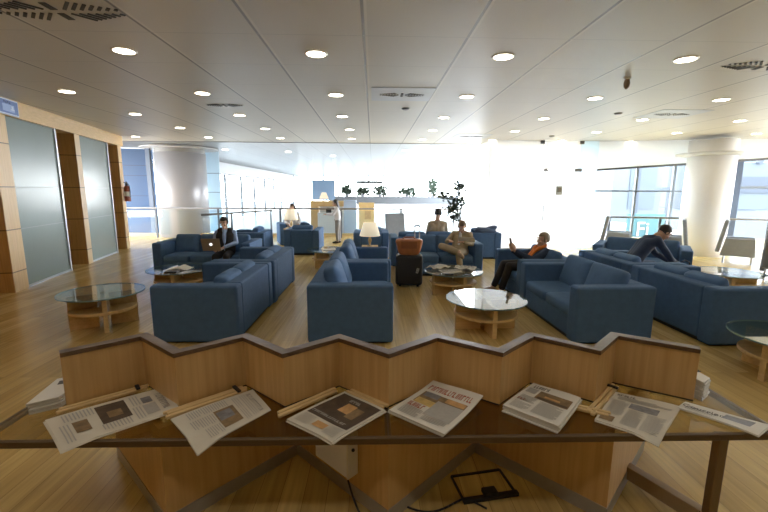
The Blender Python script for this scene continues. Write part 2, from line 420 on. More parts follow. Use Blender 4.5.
# window band along the left of the far hall
bm = BM()
for k in range(10): box(bm, (-9.0, 19+3*k, 1.35), (0.12, 0.16, 2.7))
w = struct('window_5', bm, MULLIONL, 'tall bright windows with slim mullions along the far hall', 'window')
bm = BM(); box(bm, (-9.03, 33, 1.4), (0.02, 32, 2.75)); finish(bm, 'pane', GLASS, w)
bm = BM()
for k in range(9): box(bm, (-8.98, 20.4+3*k, 2.7), (0.1, 1.7, 0.07))
finish(bm, 'head_rail', BLIND, w)
bm = BM(); box(bm, (-9.1, 34, 3.06), (0.25, 32, 0.68)); struct('wall_far_left', bm, WHITEW, 'white bulkhead over the far hall windows', 'wall')
# far end glazing of the hall
bm = BM()
for k in range(13): box(bm, (-9+1.7*k, 46, 1.7), (0.14, 0.14, 3.4))
w = struct('window_6', bm, MULLIONL, 'glazed end of the far hall', 'window')
bm = BM(); box(bm, (1.2, 46.05, 1.7), (20.6, 0.02, 3.4)); finish(bm, 'pane', GLASS, w)

# white back-lit glass partition right of centre
PY = 12.82
bm = BM(); box(bm, (4.55, PY, H/2), (1.68, 0.05, H)); struct('wall_partition', bm, WHITEGLASS, 'bright white glass partition panel left of the glass door', 'wall')
bm = BM(); box(bm, (3.68, PY+0.55, H/2), (0.05, 1.1, H)); struct('wall_partition_side', bm, WHITEGLASS, 'side return of the white glass partition', 'wall')
bm = BM(); box(bm, (5.98, PY-0.01, 1.26), (1.12, 0.05, 2.5)); d = struct('door_1', bm, WHITEGLASS, 'white glass door with a small notice', 'door')
bm = BM(); box(bm, (5.46, PY-0.06, 1.15), (0.03, 0.05, 0.5)); finish(bm, 'handle', STEEL, d, bevel=0.008)
bm = BM(); box(bm, (5.46, PY-0.03, 2.5), (0.14, 0.07, 0.09)); box(bm, (6.5, PY-0.03, 2.5), (0.22, 0.07, 0.1)); finish(bm, 'hinge', mat('hinge_grey', (0.3, 0.3, 0.3), 0.4, var=.05), d)
bm = BM(); box(bm, (5.98, PY, 2.96), (1.12, 0.05, 0.86)); struct('wall_transom', bm, WHITEGLASS, 'white glass over the door', 'wall')
bm = BM(); box(bm, (6.83, PY, H/2), (0.56, 0.05, H)); struct('wall_blue_panel', bm, PALEBLUEGLASS, 'pale blue glass panel at the right of the door', 'wall')
bm = BM(); box(bm, (5.30, PY-0.03, H-0.05), (0.12, 0.08, 0.1)); box(bm, (6.55, PY-0.03, H-0.05), (0.12, 0.08, 0.1))
struct('trim_3', bm, BLIND, 'dark clips at the top of the white glass partition', 'trim')
t = finish(box(BM(), (5.93, PY-0.05, 1.86), (0.21, 0.012, 0.28)), 'notice', mat('notice_board', (0.36, 0.37, 0.32), 0.6, var=0.1))
tag(t, 'small grey notice on the white glass door', 'notice')
finish(box(BM(), (5.93, PY-0.058, 1.88), (0.12, 0.006, 0.14)), 'picture', mat('notice_pic', (0.20, 0.16, 0.10), 0.6, var=0.3), t)

# right hand window wall
WR0, WR1 = Vector((7.1, 12.95, 0)), Vector((15.0, 11.06, 0))
wd = (WR1-WR0).normalized(); wq = Vector((-wd.y, wd.x, 0))
def WRp(s, n=0): p = WR0+wd*s+wq*n; return (p.x, p.y)
L = (WR1-WR0).length
bm = BM()
a0, a1, b1, b0 = WRp(0, -0.05), WRp(L, -0.05), WRp(L, 0.2), WRp(0, 0.2)
vs = [bm.verts.new((a0[0], a0[1], 2.52)), bm.verts.new((a1[0], a1[1], 3.05)), bm.verts.new((a1[0], a1[1], H)), bm.verts.new((a0[0], a0[1], H)),
      bm.verts.new((b0[0], b0[1], 2.52)), bm.verts.new((b1[0], b1[1], 3.05)), bm.verts.new((b1[0], b1[1], H)), bm.verts.new((b0[0], b0[1], H))]
for f in ((0, 1, 2, 3), (7, 6, 5, 4), (0, 4, 5, 1), (3, 2, 6, 7), (0, 3, 7, 4), (1, 5, 6, 2)): bm.faces.new([vs[i] for i in f])
struct('wall_right_bulkhead', bm, translucent_mat('bulkhead_white', (0.93, 0.94, 0.95), 0.5), 'white bulkhead above the windows on the right', 'wall')
bm = BM()
vs = []
for (s, n, z) in ((0, -0.09, 2.48), (L, -0.09, 3.01), (L, -0.09, 3.08), (0, -0.09, 2.54), (0, -0.04, 2.48), (L, -0.04, 3.01), (L, -0.04, 3.08), (0, -0.04, 2.54)):
    p = WRp(s, n); vs.append(bm.verts.new((p[0], p[1], z)))
for f in ((0, 1, 2, 3), (7, 6, 5, 4), (0, 4, 5, 1), (3, 2, 6, 7), (0, 3, 7, 4), (1, 5, 6, 2)): bm.faces.new([vs[i] for i in f])
struct('trim_4', bm, BLIND, 'dark blind rail above the windows on the right', 'trim')
def wrbox(bm, s0, s1, n0, n1, z0, z1): return prism(bm, [WRp(s0, n0), WRp(s1, n0), WRp(s1, n1), WRp(s0, n1)], z0, z1)
bm = BM(); wrbox(bm, 0, L, 0.03, 0.05, 0.1, 3.2)
w = struct('window_7', bm, GLASS, 'large window wall on the right looking out on the apron', 'window')
bm = BM()
for s in (1.28, 2.32): wrbox(bm, s-0.03, s+0.03, 0.0, 0.1, 0, 2.7)
wrbox(bm, 0, 2.6, 0.0, 0.08, 1.83, 1.88)
for s in (5.4, 7.0): wrbox(bm, s-0.03, s+0.03, 0, 0.1, 0, 3.0)
finish(bm, 'slim_frame', mat('frame_pale', (0.20, 0.23, 0.27), .45, var=.08), w)
bm = BM(); wrbox(bm, 3.93, 4.12, -0.02, 0.16, 0, 2.85); finish(bm, 'mullion', MULLION, w)
bm = BM(); wrbox(bm, 0, L, -0.05, 0.12, 0, 0.12); finish(bm, 'sill', WHITEW, w)
bm = BM(); wrbox(bm, 4.12, L, 0.0, 0.1, 1.95, 2.02); finish(bm, 'transom', MATS['frame_pale'], w)

# columns
def column(name, x, y, r, m, label, cap):
    bm = BM(); lathe(bm, [(r, 0), (r, H-0.2 if cap == 'silver' else H-0.1)], 48, (x, y, 0)); o = struct(name, bm, m, label, 'column', smooth=False)
    for p in o.data.polygons: p.use_smooth = len(p.vertices) == 4
    if cap == 'silver':
        bm = BM(); lathe(bm, [(r*0.97, H-0.2), (r*0.97, H-0.005)], 48, (x, y, 0)); finish(bm, 'collar', mat('collar_grey', (0.25, 0.24, 0.22), 0.5, var=.1), o)
        bm = BM(); lathe(bm, [(r*1.5, H-0.045), (r*1.5, H-0.006)], 48, (x, y, 0)); finish(bm, 'ceiling_ring', mat('ring_grey', (0.55, 0.55, 0.56), 0.4, var=.05), o)
    else:
        bm = BM(); lathe(bm, [(r*1.02, 2.86), (r*1.5, 2.90), (r*1.5, 2.94), (r*1.02, 2.97)], 48, (x, y, 0)); finish(bm, 'collar', mat('collar_pale', (0.60, 0.61, 0.62), 0.4, var=.05), o)
    return o
column('column', -7.55, 16.3, 0.92, COLSILVER, 'thick shiny silver column at the far left behind the railing', 'silver')
column('column', 9.78, 11.6, 0.58, COLWHITE, 'white round column in front of the windows on the right', 'white')

# railings
def railing(label, p0, p1, h, posts, glass=True, fr=None):
    a, b = Vector((*p0, 0)), Vector((*p1, 0)); mid = (a+b)/2; d = b-a; ang = math.atan2(d.y, d.x); ln = d.length
    t = thing('railing', label, 'railing', mid, ang)
    bm = BM(); cyl(bm, (-ln/2, 0, h), (ln/2, 0, h), 0.032, seg=12); finish(bm, 'handrail', mat('rail_steel', (0.16, 0.15, 0.14), 0.45, metal=.2, var=.08), t, smooth=True)
    for k in range(posts):
        x = -ln/2 + 0.1 + (ln-0.2)*(fr[k] if fr else k/max(1, posts-1))
        bm = BM(); box(bm, (x, 0, h/2), (0.07, 0.04, h)); finish(bm, 'post', mat('post_steel', (0.09, 0.10, 0.115), 0.45, metal=.2, var=.05), t, bevel=0.006)
    if glass:
        bm = BM(); box(bm, (0, 0.03, h*0.5+0.02), (ln-0.1, 0.012, h*0.82)); finish(bm, 'glass_panel', BALGLASS, t)
    return t
railing('long steel railing with glass across the far end of the lounge', (-10.6, 15.3), (3.5, 15.6), 1.12, 7)
railing('short steel railing receding behind the man with the laptop', (-5.15, 12.2), (-3.75, 15.1), 1.07, 2, True, (0.36, 1.0))
railing('steel handrail along the windows on the right', (7.35, 12.45), (14.5, 10.75), 1.05, 6, False)
bm = BM(); prism(bm, [(-11.5, 15.75), (4.2, 16.0), (4.2, 16.15), (-11.5, 15.95)], 0.0, 0.12)
struct('baseboard_far', bm, OAKH, 'wood kerb at the foot of the far railing', 'kerb')

# ------------------------------------------------------------------ ceiling fittings
ORD = ['nearest', 'second', 'third', 'fourth', 'fifth', 'sixth']
rows = []
for j, y in enumerate((4.96, 6.99, 8.95, 10.85, 12.75)):
    row = []
    for k in range(-4, 7):
        x = -0.66+2.18*k + (0.04 if j % 2 else 0)
        if x > 13.5: continue
        if inframe((x, y, H), 8): row.append((x, y))
    # keep only those inside the left wall
    row = [(x, y) for (x, y) in row if (Vector((x, y, 0))-WO).dot(wn) > 0.2]
    rows.append(row)
NUM = ['first', 'second', 'third', 'fourth', 'fifth', 'sixth', 'seventh', 'eighth', 'ninth', 'tenth']
proto = None
for j, row in enumerate(rows):
    for k, (x, y) in enumerate(row):
        lb = 'round recessed downlight, %s in the %s row of the ceiling counted from the left' % (NUM[k], ORD[j])
        if proto is None:
            proto = thing('ceiling_downlight', lb, 'ceiling light', (x, y, H), 0, 'recessed downlights in the lounge ceiling')
            bm = BM(); lathe(bm, [(0.135, -0.004), (0.125, -0.014), (0.11, -0.012), (0.11, -0.002), (0.135, -0.002), (0.135, -0.004)], 28, caps=False); finish(bm, 'trim_ring', RING, proto)
            bm = BM(); lathe(bm, [(0.108, -0.010), (0.108, -0.004)], 28); finish(bm, 'lens', LAMPE, proto)
        else:
            dup(proto, (x, y, H), 0, lb)
# lights of the far hall ceiling
proto2 = None
for k, (x, y, lb) in enumerate(((-3.6, 17.6, 'far hall downlight at the left'), (-1.9, 19.5, 'far hall downlight near the middle'), (1.3, 16.6, 'far hall downlight at the right'), (-6.0, 16.9, 'far hall downlight beside the silver column'))):
    lb = lb + ', in the ceiling beyond the lounge'
    if proto2 is None:
        proto2 = thing('ceiling_downlight', lb, 'ceiling light', (x, y, H+0.02), 0, 'downlights of the far hall')
        bm = BM(); lathe(bm, [(0.12, -0.010), (0.12, -0.003)], 24); finish(bm, 'lens', LAMPE, proto2)
    else: dup(proto2, (x, y, H+0.02), 0, lb)

def vent(x, y, s, label, pale=False):
    t = thing('ceiling_vent', label, 'air vent', (x, y, H), 0, 'slotted swirl vents in the ceiling')
    if pale:
        bm = BM(); box(bm, (0, 0, -0.004), (1.0, 0.92, 0.006)); finish(bm, 'plate', mat('vent_plate', (0.56, 0.58, 0.61), 0.4, var=.03), t)
    for sx in (-1, 1):
        for sy in (-1, 1):
            bm = BM()
            for i in range(7):
                ln = s*0.27*(1-i/7.6)
                box(bm, (sx*(s*(0.16+0.115*i)+ln*0.35), sy*(s*0.05+ln*0.50), -0.008), (ln*1.2, s*0.045, 0.006), (0, 0, R(48)*sx*sy))
            finish(bm, 'slot_fan', VENTD, t)
    bm = BM(); box(bm, (0, s*0.17, -0.009), (s*0.10, s*0.22, 0.006)); box(bm, (0, -s*0.17, -0.009), (s*0.10, s*0.22, 0.006)); finish(bm, 'centre_bar', VENTD, t)
vent(-2.80, 3.93, 0.62, 'large dark swirl vent in the ceiling at the top left corner')
vent(0.47, 6.92, 0.40, 'pale vent plate with dark slots near the middle of the ceiling', True)
vent(-2.78, 7.94, 0.36, 'small swirl vent in the ceiling above the left sofas')
vent(6.05, 8.31, 0.38, 'swirl vent in the ceiling over the right sofas', True)
vent(4.85, 5.15, 0.55, 'swirl vent in the ceiling at the right edge')
vent(2.85, 11.95, 0.36, 'far vent plate in the ceiling before the white glass wall', True)
t = thing('smoke_detector', 'brown drop shaped sensor hanging from the ceiling at upper right', 'sensor', (3.52, 5.78, H))
bm = BM(); lathe(bm, [(0.045, -0.02), (0.045, 0.0)], 18); finish(bm, 'base', WHITEP, t)
bm = BM(); lathe(bm, [(0.012, -0.15), (0.036, -0.12), (0.042, -0.07), (0.030, -0.02)], 18); finish(bm, 'body', mat('sensor_brown', (0.26, 0.17, 0.09), 0.5, var=.1), t, smooth=True)
for (x, y, lb) in ((4.92, 8.27, 'small grey sensor disc on the ceiling at right'), (5.1, 11.7, 'small dark sensor disc on the ceiling before the white glass wall'), (0.62, 8.05, 'tiny grey sensor disc on the ceiling behind the middle vent')):
    t = thing('ceiling_sensor', lb, 'sensor', (x, y, H))
    bm = BM(); lathe(bm, [(0.05, -0.03), (0.075, -0.015), (0.075, 0.0)], 20); finish(bm, 'body', mat('sensor_grey', (0.2, 0.2, 0.21), 0.5, var=.1), t)

# ------------------------------------------------------------------ reading desk in the foreground
ZT = 0.62
desk = thing('reading_desk', 'beech reading desk with zigzag screen and tinted glass top in the foreground', 'desk', (0, 0, 0))
X0, X1, Y0, Y1 = -1.96, 2.12, 1.84, 2.70
for (a, b) in ((X0+0.01, 0.075), (0.085, X1-0.01)):
    bm = BM(); box(bm, ((a+b)/2, (Y0+Y1)/2, ZT-0.006), (b-a, Y1-Y0-0.02, 0.012)); finish(bm, 'glass_top', DESKGLASS, desk)
bm = BM(); box(bm, ((X0+X1)/2, Y0, ZT-0.017), (X1-X0+0.03, 0.026, 0.036)); finish(bm, 'edge_rail', BRONZE, desk, bevel=0.005)
bm = BM(); box(bm, ((X0+X1)/2, Y1, ZT-0.017), (X1-X0+0.03, 0.026, 0.036)); finish(bm, 'edge_rail', BRONZE, desk, bevel=0.005)
for x in (X0, X1):
    bm = BM(); box(bm, (x, (Y0+Y1)/2, ZT-0.016), (0.026, Y1-Y0-0.03, 0.034)); finish(bm, 'edge_rail', BRONZE, desk, bevel=0.005)
bm = BM(); box(bm, (0.08, (Y0+Y1)/2, ZT-0.022), (0.03, Y1-Y0-0.03, 0.03)); finish(bm, 'cross_rail', BRONZE, desk, bevel=0.004)

def offset_poly(pts, d):
    out = []
    n = len(pts)
    for i in range(n):
        p = Vector(pts[i])
        ns = []
        if i > 0: e = (Vector(pts[i])-Vector(pts[i-1])).normalized(); ns.append(Vector((-e.y, e.x)))
        if i < n-1: e = (Vector(pts[i+1])-Vector(pts[i])).normalized(); ns.append(Vector((-e.y, e.x)))
        if len(ns) == 1: out.append(tuple(p+ns[0]*d))
        else:
            m = (ns[0]+ns[1]).normalized(); out.append(tuple(p+m*(d/m.dot(ns[0]))))
    return out
zp = [(-1.73, 2.14), (-1.43, 2.40), (-1.10, 2.13), (-0.80, 2.38), (-0.50, 2.12), (-0.21, 2.36), (0.09, 2.11), (0.40, 2.36), (0.73, 2.12), (1.01, 2.38), (1.30, 2.14), (1.55, 2.38), (1.90, 2.15)]
fr, bk = offset_poly(zp, -0.0), offset_poly(zp, 0.036)
for i in range(len(zp)-1):
    bm = BM(); prism(bm, [fr[i], fr[i+1], bk[i+1], bk[i]], ZT+0.012, 0.925); finish(bm, 'screen_panel', OAK, desk)
f2, b2 = offset_poly(zp, -0.010), offset_poly(zp, 0.048)
bm = BM(); prism(bm, f2+b2[::-1], 0.925, 0.950)
finish(bm, 'cap_rail', CAP, desk)
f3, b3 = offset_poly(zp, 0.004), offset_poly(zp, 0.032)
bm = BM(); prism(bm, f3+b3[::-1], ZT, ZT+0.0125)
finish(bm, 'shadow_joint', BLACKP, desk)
bp = [(-1.78, 2.58), (-1.12, 1.95), (-0.53, 2.58), (0.085, 1.97), (0.73, 2.58), (1.32, 1.96), (1.96, 2.58)]
fr, bk = offset_poly(bp, 0.0), offset_poly(bp, 0.04)
sf, sb = offset_poly(bp, -0.004), offset_poly(bp, 0.044)
for i in range(len(bp)-1):
    bm = BM(); prism(bm, [fr[i], fr[i+1], bk[i+1], bk[i]], 0.085, ZT-0.015); pn = finish(bm, 'base_panel', OAK, desk)
    bm = BM(); prism(bm, [sf[i], sf[i+1], sb[i+1], sb[i]], 0.0, 0.085); finish(bm, 'skirting', SKIRT, pn)
bm = BM(); box(bm, (1.83, 1.87, 0.30), (0.05, 0.05, 0.60)); finish(bm, 'leg', mat('leg_bronze', (0.17, 0.11, 0.055), 0.4, metal=.4, var=.1), desk, bevel=0.006)
bm = BM()
a, b = Vector((1.64, 2.28, 0)), Vector((1.83, 1.89, 0)); d = (b-a); ang = math.atan2(d.y, d.x)
box(bm, ((a.x+b.x)/2, (a.y+b.y)/2, 0.075), (d.length, 0.06, 0.09), (0, 0, ang)); finish(bm, 'stretcher', mat('stretcher_brown', (0.30, 0.21, 0.12), 0.45, var=.1), desk, bevel=0.005)
bm = BM(); lathe(bm, [(0.03, 0), (0.03, 0.02), (0.02, 0.03)], 16, (1.83, 1.87, 0)); finish(bm, 'foot', STEEL, desk)

# socket box and cables under the desk
t = thing('power_box', 'white power box fixed to the desk base under the newspapers', 'power box', (0, 0, 0))
e = (Vector(bp[3])-Vector(bp[2])).normalized(); nrm = Vector((e.y, -e.x)) * 1.0
c = Vector(bp[2])*0.46+Vector(bp[3])*0.54 + Vector((-abs(nrm.x), -abs(nrm.y)))*0.045
ang = math.atan2(e.y, e.x)
bm = BM(); box(bm, (c.x, c.y, 0.375), (0.30, 0.075, 0.37), (0, 0, ang)); finish(bm, 'case', mat('box_white', (0.86, 0.89, 0.96), 0.45, var=.03), t, bevel=0.008)
ee = c+e*0.156
bm = BM(); box(bm, (ee.x, ee.y, 0.375), (0.014, 0.08, 0.37), (0, 0, ang)); finish(bm, 'end_cover', WHITEP, t, bevel=0.004)
bm = BM(); ek = c+e*0.165; ball(bm, (ek.x, ek.y-0.01, 0.37), 0.010); finish(bm, 'screw', BLACKP, t)
bm = BM(); tube(bm, [(ek.x-0.03, ek.y-0.03, 0.195), (ek.x+0.0, ek.y-0.08, 0.13), (ek.x+0.03, ek.y-0.10, 0.06), (ek.x+0.07, ek.y-0.12, 0.008), (ek.x+0.02, ek.y-0.3, 0.008)], 0.006)
tag(finish(bm, 'power_cable', BLACKP, smooth=True), 'thin black cable hanging from the white power box', 'cable')

t = thing('cable_tray', 'flat black rectangular frame with a plug lying on the floor under the desk', 'floor box', (0.70, 2.25, 0), R(10))
bm = BM()
box(bm, (0, -0.11, 0.012), (0.36, 0.035, 0.024)); finish(bm, 'front_bar', BLACKP, t, bevel=0.004)
bm = BM(); box(bm, (0, 0.11, 0.006), (0.34, 0.012, 0.012)); box(bm, (-0.17, 0, 0.006), (0.012, 0.22, 0.012)); box(bm, (0.17, 0, 0.006), (0.012, 0.22, 0.012)); finish(bm, 'frame', BLACKP, t)
bm = BM(); box(bm, (0.0, -0.09, 0.032), (0.09, 0.06, 0.03)); finish(bm, 'plug', BLACKP, t, bevel=0.008)
bm = BM(); pts = []
for k in range(17):
    s = k/16; pts.append((0.17+0.50*s, 2.10 - 0.06*math.sin(s*PI*1.6)-0.10*max(0, s-0.75)*4, 0.007))
tube(bm, pts, 0.006)
tag(finish(bm, 'floor_cable', BLACKP, smooth=True), 'black cable snaking over the floor under the desk', 'cable')

# ------------------------------------------------------------------ newspapers
def quad_on(bm, P, u0, v0, u1, v1, z):
    vs = [bm.verts.new((*P(u, v)[:2], P(u, v)[2]+z)) for u, v in ((u0, v0), (u1, v0), (u1, v1), (u0, v1))]
    bm.faces.new(vs)
def patch(bm, P, u0, v0, u1, v1, z, nu=6, nv=6):
    g = [[bm.verts.new((P(u0+(u1-u0)*i/nu, v0+(v1-v0)*j/nv)+Vector((0, 0, z)))) for i in range(nu+1)] for j in range(nv+1)]
    for j in range(nv):
        for i in range(nu): bm.faces.new((g[j][i], g[j][i+1], g[j+1][i+1], g[j+1][i]))

def newspaper(label, q, thick, spec, stack=1, droop=0.0, curl=0.0, pm=None, group='newspapers on the reading desk', z=ZT, name='newspaper'):
    """q = four world corners: bottom-left, top-left, top-right, bottom-right of the printed page"""
    cx = sum(p[0] for p in q)/4; cy = sum(p[1] for p in q)/4
    t = thing(name, label, 'newspaper', (cx, cy, z), 0, group)
    q = q if name != 'newspaper' or label.startswith('narrow') else q[1:]+q[:1]
    BL, TL, TR, BR = [Vector((p[0]-cx, p[1]-cy, 0)) for p in q]
    def P(u, v):
        a = BL.lerp(BR, u); b = TL.lerp(TR, u); p = a.lerp(b, v)
        yy = p.y+cy
        h = thick + curl*(v**3) + 0.004*math.sin(u*5+1)*math.sin(v*4)+0.004
        if droop and yy < Y0: h -= droop*min(1, (Y0-yy)/0.10)
        p.z = h
        return p
    for s in range(stack):
        off = Vector((random.uniform(-.012, .012), random.uniform(-.012, .012), 0)) if s < stack-1 else Vector((0, 0, 0))
        z0 = -thick + thick*s/stack; z1 = -thick + thick*(s+1)/stack
        bm = BM()
        n = 8
        top = [[bm.verts.new(P(i/n, j/n)+off+Vector((0, 0, z1-0.0006))) for i in range(n+1)] for j in range(n+1)]
        bot = [[bm.verts.new(P(i/n, j/n)+off+Vector((0, 0, z0))) for i in range(n+1)] for j in range(n+1)]
        for j in range(n):
            for i in range(n):
                bm.faces.new((top[j][i], top[j][i+1], top[j+1][i+1], top[j+1][i]))
                bm.faces.new((bot[j][i], bot[j+1][i], bot[j+1][i+1], bot[j][i+1]))
        for i in range(n):
            bm.faces.new((top[0][i], bot[0][i], bot[0][i+1], top[0][i+1])); bm.faces.new((top[n][i+1], bot[n][i+1], bot[n][i], top[n][i]))
            bm.faces.new((top[i+1][0], bot[i+1][0], bot[i][0], top[i][0])); bm.faces.new((top[i][n], bot[i][n], bot[i+1][n], top[i+1][n]))
        finish(bm, 'page' if s == stack-1 else 'folded_sheet', pm or PAPER, t, smooth=False)
    for idx, (kind, m, (u0, v0, u1, v1)) in enumerate(spec):
        bm = BM(); zz = 0.0010+0.0004*idx
        if kind == 'photo':
            patch(bm, P, u0, v0, u1, v1, zz); finish(bm, 'printed_photo', m, t)
        elif kind == 'text':
            pitch = 0.028; v = v1
            while v-0.011 > v0:
                e = u1 - (random.uniform(0, 0.3)*(u1-u0) if random.random() < .2 else 0)
                patch(bm, P, u0, v-0.011, e, v, zz, 3, 1); v -= pitch
            finish(bm, 'text_column', m, t)
        elif kind == 'head':
            # heavy illegible headline strokes: a run of letter-like blocks
            u = u0
            while u < u1-0.02:
                w_ = random.uniform(0.035, 0.06); h_ = v1-v0
                sh = random.random()
                patch(bm, P, u, v0, u+w_*0.32, v1, zz, 1, 2)
                if sh < .4: patch(bm, P, u, v1-h_*.25, u+w_*0.8, v1, zz, 2, 1)
                elif sh < .75: patch(bm, P, u, v0, u+w_*0.8, v0+h_*.25, zz, 2, 1)
                else: patch(bm, P, u+w_*0.5, v0, u+w_*0.8, v1, zz, 1, 2)
                u += w_*1.1
            finish(bm, 'headline', m, t)
    return t

newspaper('broadsheet at the far left of the desk with two dark photos near its lower edge',
          [(-1.47, 1.76), (-1.74, 2.00), (-1.30, 2.36), (-1.08, 2.10)], 0.010,
          [('head', INK, (0.20, 0.875, 0.84, 0.94)), ('photo', PHOTO_D, (0.10, 0.36, 0.70, 0.61)), ('photo', PHOTO_B, (0.36, 0.43, 0.56, 0.55)), ('photo', PHOTO_B, (0.38, 0.15, 0.72, 0.27)),
           ('photo', PHOTO_G, (0.22, 0.74, 0.44, 0.83)), ('photo', INKL, (0.50, 0.72, 0.86, 0.84)), ('text', INKL, (0.10, 0.63, 0.44, 0.72)), ('text', INKL, (0.50, 0.61, 0.92, 0.70)), ('text', INKL, (0.08, 0.10, 0.32, 0.34)), ('text', INKL, (0.72, 0.33, 0.94, 0.58)), ('text', INKL, (0.4, 0.05, 0.92, 0.12))], stack=3, droop=0.02)
newspaper('broadsheet with a corner drooping over the desk edge, second from the left',
          [(-0.83, 1.74), (-1.08, 2.00), (-0.74, 2.32), (-0.57, 2.08)], 0.010,
          [('head', INK, (0.12, 0.87, 0.86, 0.93)), ('photo', PHOTO_B, (0.30, 0.40, 0.84, 0.65)), ('photo', PHOTO_G, (0.36, 0.42, 0.62, 0.60)), ('text', INKL, (0.10, 0.78, 0.9, 0.85)), ('text', INKL, (0.10, 0.66, 0.50, 0.75)), ('text', INKL, (0.55, 0.66, 0.92, 0.75)), ('text', INKL, (0.06, 0.14, 0.28, 0.60)), ('text', INKL, (0.34, 0.10, 0.60, 0.38)), ('text', INKL, (0.66, 0.20, 0.92, 0.38))], stack=3, droop=0.03)
newspaper('folded paper with a large dark brown front photo, third from the left',
          [(-0.20, 1.79), (-0.46, 1.98), (-0.17, 2.28), (0.07, 2.06)], 0.014,
          [('photo', PHOTO_D, (0.06, 0.28, 0.96, 0.95)), ('photo', PHOTO_O, (0.40, 0.56, 0.62, 0.78)), ('photo', PHOTO_B, (0.62, 0.50, 0.80, 0.76)), ('head', INKL, (0.35, 0.82, 0.62, 0.88)), ('head', INKL, (0.10, 0.34, 0.86, 0.385)), ('photo', PHOTO_O, (0.42, 0.10, 0.66, 0.22)), ('text', INKL, (0.70, 0.06, 0.94, 0.24)), ('text', INKL, (0.08, 0.06, 0.36, 0.24))], stack=3, droop=0.02)
newspaper('tabloid with a red headline lying just right of the desk centre',
          [(0.36, 1.82), (0.09, 2.05), (0.38, 2.34), (0.64, 2.14)], 0.022,
          [('head', INKR, (0.08, 0.76, 0.90, 0.88)), ('photo', PHOTO_B, (0.10, 0.40, 0.92, 0.70)), ('photo', mat('photo_yellow', (0.60, 0.42, 0.14), .6, var=.6, vscale=24), (0.12, 0.38, 0.50, 0.52)), ('photo', INKL, (0.45, 0.20, 0.92, 0.58)), ('photo', PHOTO_O, (0.55, 0.60, 0.90, 0.70)), ('photo', PHOTO_G, (0.14, 0.58, 0.42, 0.70)), ('head', INKR, (0.10, 0.26, 0.40, 0.36)), ('text', INK, (0.10, 0.06, 0.44, 0.24)), ('text', INK, (0.50, 0.06, 0.90, 0.18))], stack=3, curl=0.03, pm=PAPERW)
newspaper('thick stack of broadsheets with a wide brown landscape photo, right of centre',
          [(0.95, 1.85), (0.73, 2.06), (1.01, 2.32), (1.21, 2.13)], 0.040,
          [('head', INKD, (0.10, 0.82, 0.42, 0.93)), ('photo', PHOTO_B, (0.30, 0.50, 0.94, 0.78)), ('photo', PHOTO_D, (0.34, 0.52, 0.92, 0.58)), ('photo', PHOTO_O, (0.45, 0.61, 0.75, 0.66)), ('photo', INKL, (0.06, 0.60, 0.26, 0.78)), ('text', INK, (0.08, 0.28, 0.40, 0.48)), ('text', INK, (0.46, 0.08, 0.90, 0.46)), ('head', INKR, (0.08, 0.30, 0.22, 0.36)), ('text', INK, (0.08, 0.06, 0.4, 0.24))], stack=6, pm=PAPERW)
newspaper('thin broadsheet hanging over the desk edge with a small grey group photo',
          [(1.42, 1.77), (1.20, 1.96), (1.50, 2.26), (1.77, 2.08)], 0.008,
          [('head', INKD, (0.06, 0.88, 0.34, 0.94)), ('text', INK, (0.10, 0.74, 0.92, 0.86)), ('photo', PHOTO_G, (0.34, 0.56, 0.78, 0.72)), ('photo', PHOTO_B, (0.04, 0.06, 0.26, 0.20)), ('text', INKL, (0.06, 0.26, 0.32, 0.70)), ('text', INKL, (0.36, 0.08, 0.62, 0.52)), ('text', INKL, (0.66, 0.08, 0.94, 0.52))], stack=2, droop=0.035)
tn = newspaper('narrow folded newspaper at the right end of the desk',
          [(1.95, 1.80), (1.74, 2.07), (1.83, 2.12), (2.10, 1.88)], 0.014,
          [('photo', PHOTO_G, (0.35, 0.14, 0.86, 0.48)), ('text', INK, (0.2, 0.54, 0.55, 0.92))], stack=3, droop=0.01, pm=PAPERW)
# masthead of the narrow paper
fc = bpy.data.curves.new('masthead', 'FONT'); fc.body = 'Courrier'; fc.size = 0.050; fc.extrude = 0.0005; fc.align_x = 'LEFT'
fo = bpy.data.objects.new('masthead', fc); C.objects.link(fo)
dg = bpy.context.evaluated_depsgraph_get()
me = bpy.data.meshes.new_from_object(fo.evaluated_get(dg)); bpy.data.objects.remove(fo)
mo = bpy.data.objects.new('masthead', me); C.objects.link(mo); me.materials.clear(); me.materials.append(INKD); mo.parent = tn
mo.location = (-0.135, 0.105, 0.0245); mo.rotation_euler = (0, 0, math.atan2(-0.255, 0.24))

def stack(label, q, n, h, group, z=ZT):
    cx = sum(p[0] for p in q)/4; cy = sum(p[1] for p in q)/4
    t = thing('newspaper_stack', label, 'newspaper', (cx, cy, z), 0, group)
    for i in range(n):
        ox, oy = random.uniform(-.008, .008), random.uniform(-.008, .008)
        bm = BM(); prism(bm, [(p[0]-cx+ox, p[1]-cy+oy) for p in q], h*i/n+0.001, h*(i+1)/n-0.001)
        finish(bm, 'folded_sheet', PAPERW, t, bevel=0.003)
    return t
t = stack('stacked folded papers behind the left end of the zigzag screen', [(-1.88, 2.06), (-1.765, 2.14), (-1.77, 2.46), (-1.94, 2.36)], 6, 0.075, 'paper piles behind the screen')
bm = BM(); box(bm, (0.0, 0.06, 0.077), (0.10, 0.05, 0.002), (0, 0, R(25))); finish(bm, 'printed_band', INKD, t)
t = stack('white papers standing out behind the right end of the zigzag screen', [(1.945, 2.14), (2.03, 2.20), (2.02, 2.60), (1.86, 2.56)], 9, 0.13, 'paper piles behind the screen')
bm = BM(); box(bm, (0.03, -0.06, 0.132), (0.06, 0.10, 0.002), (0, 0, R(10))); finish(bm, 'printed_band', INKD, t)

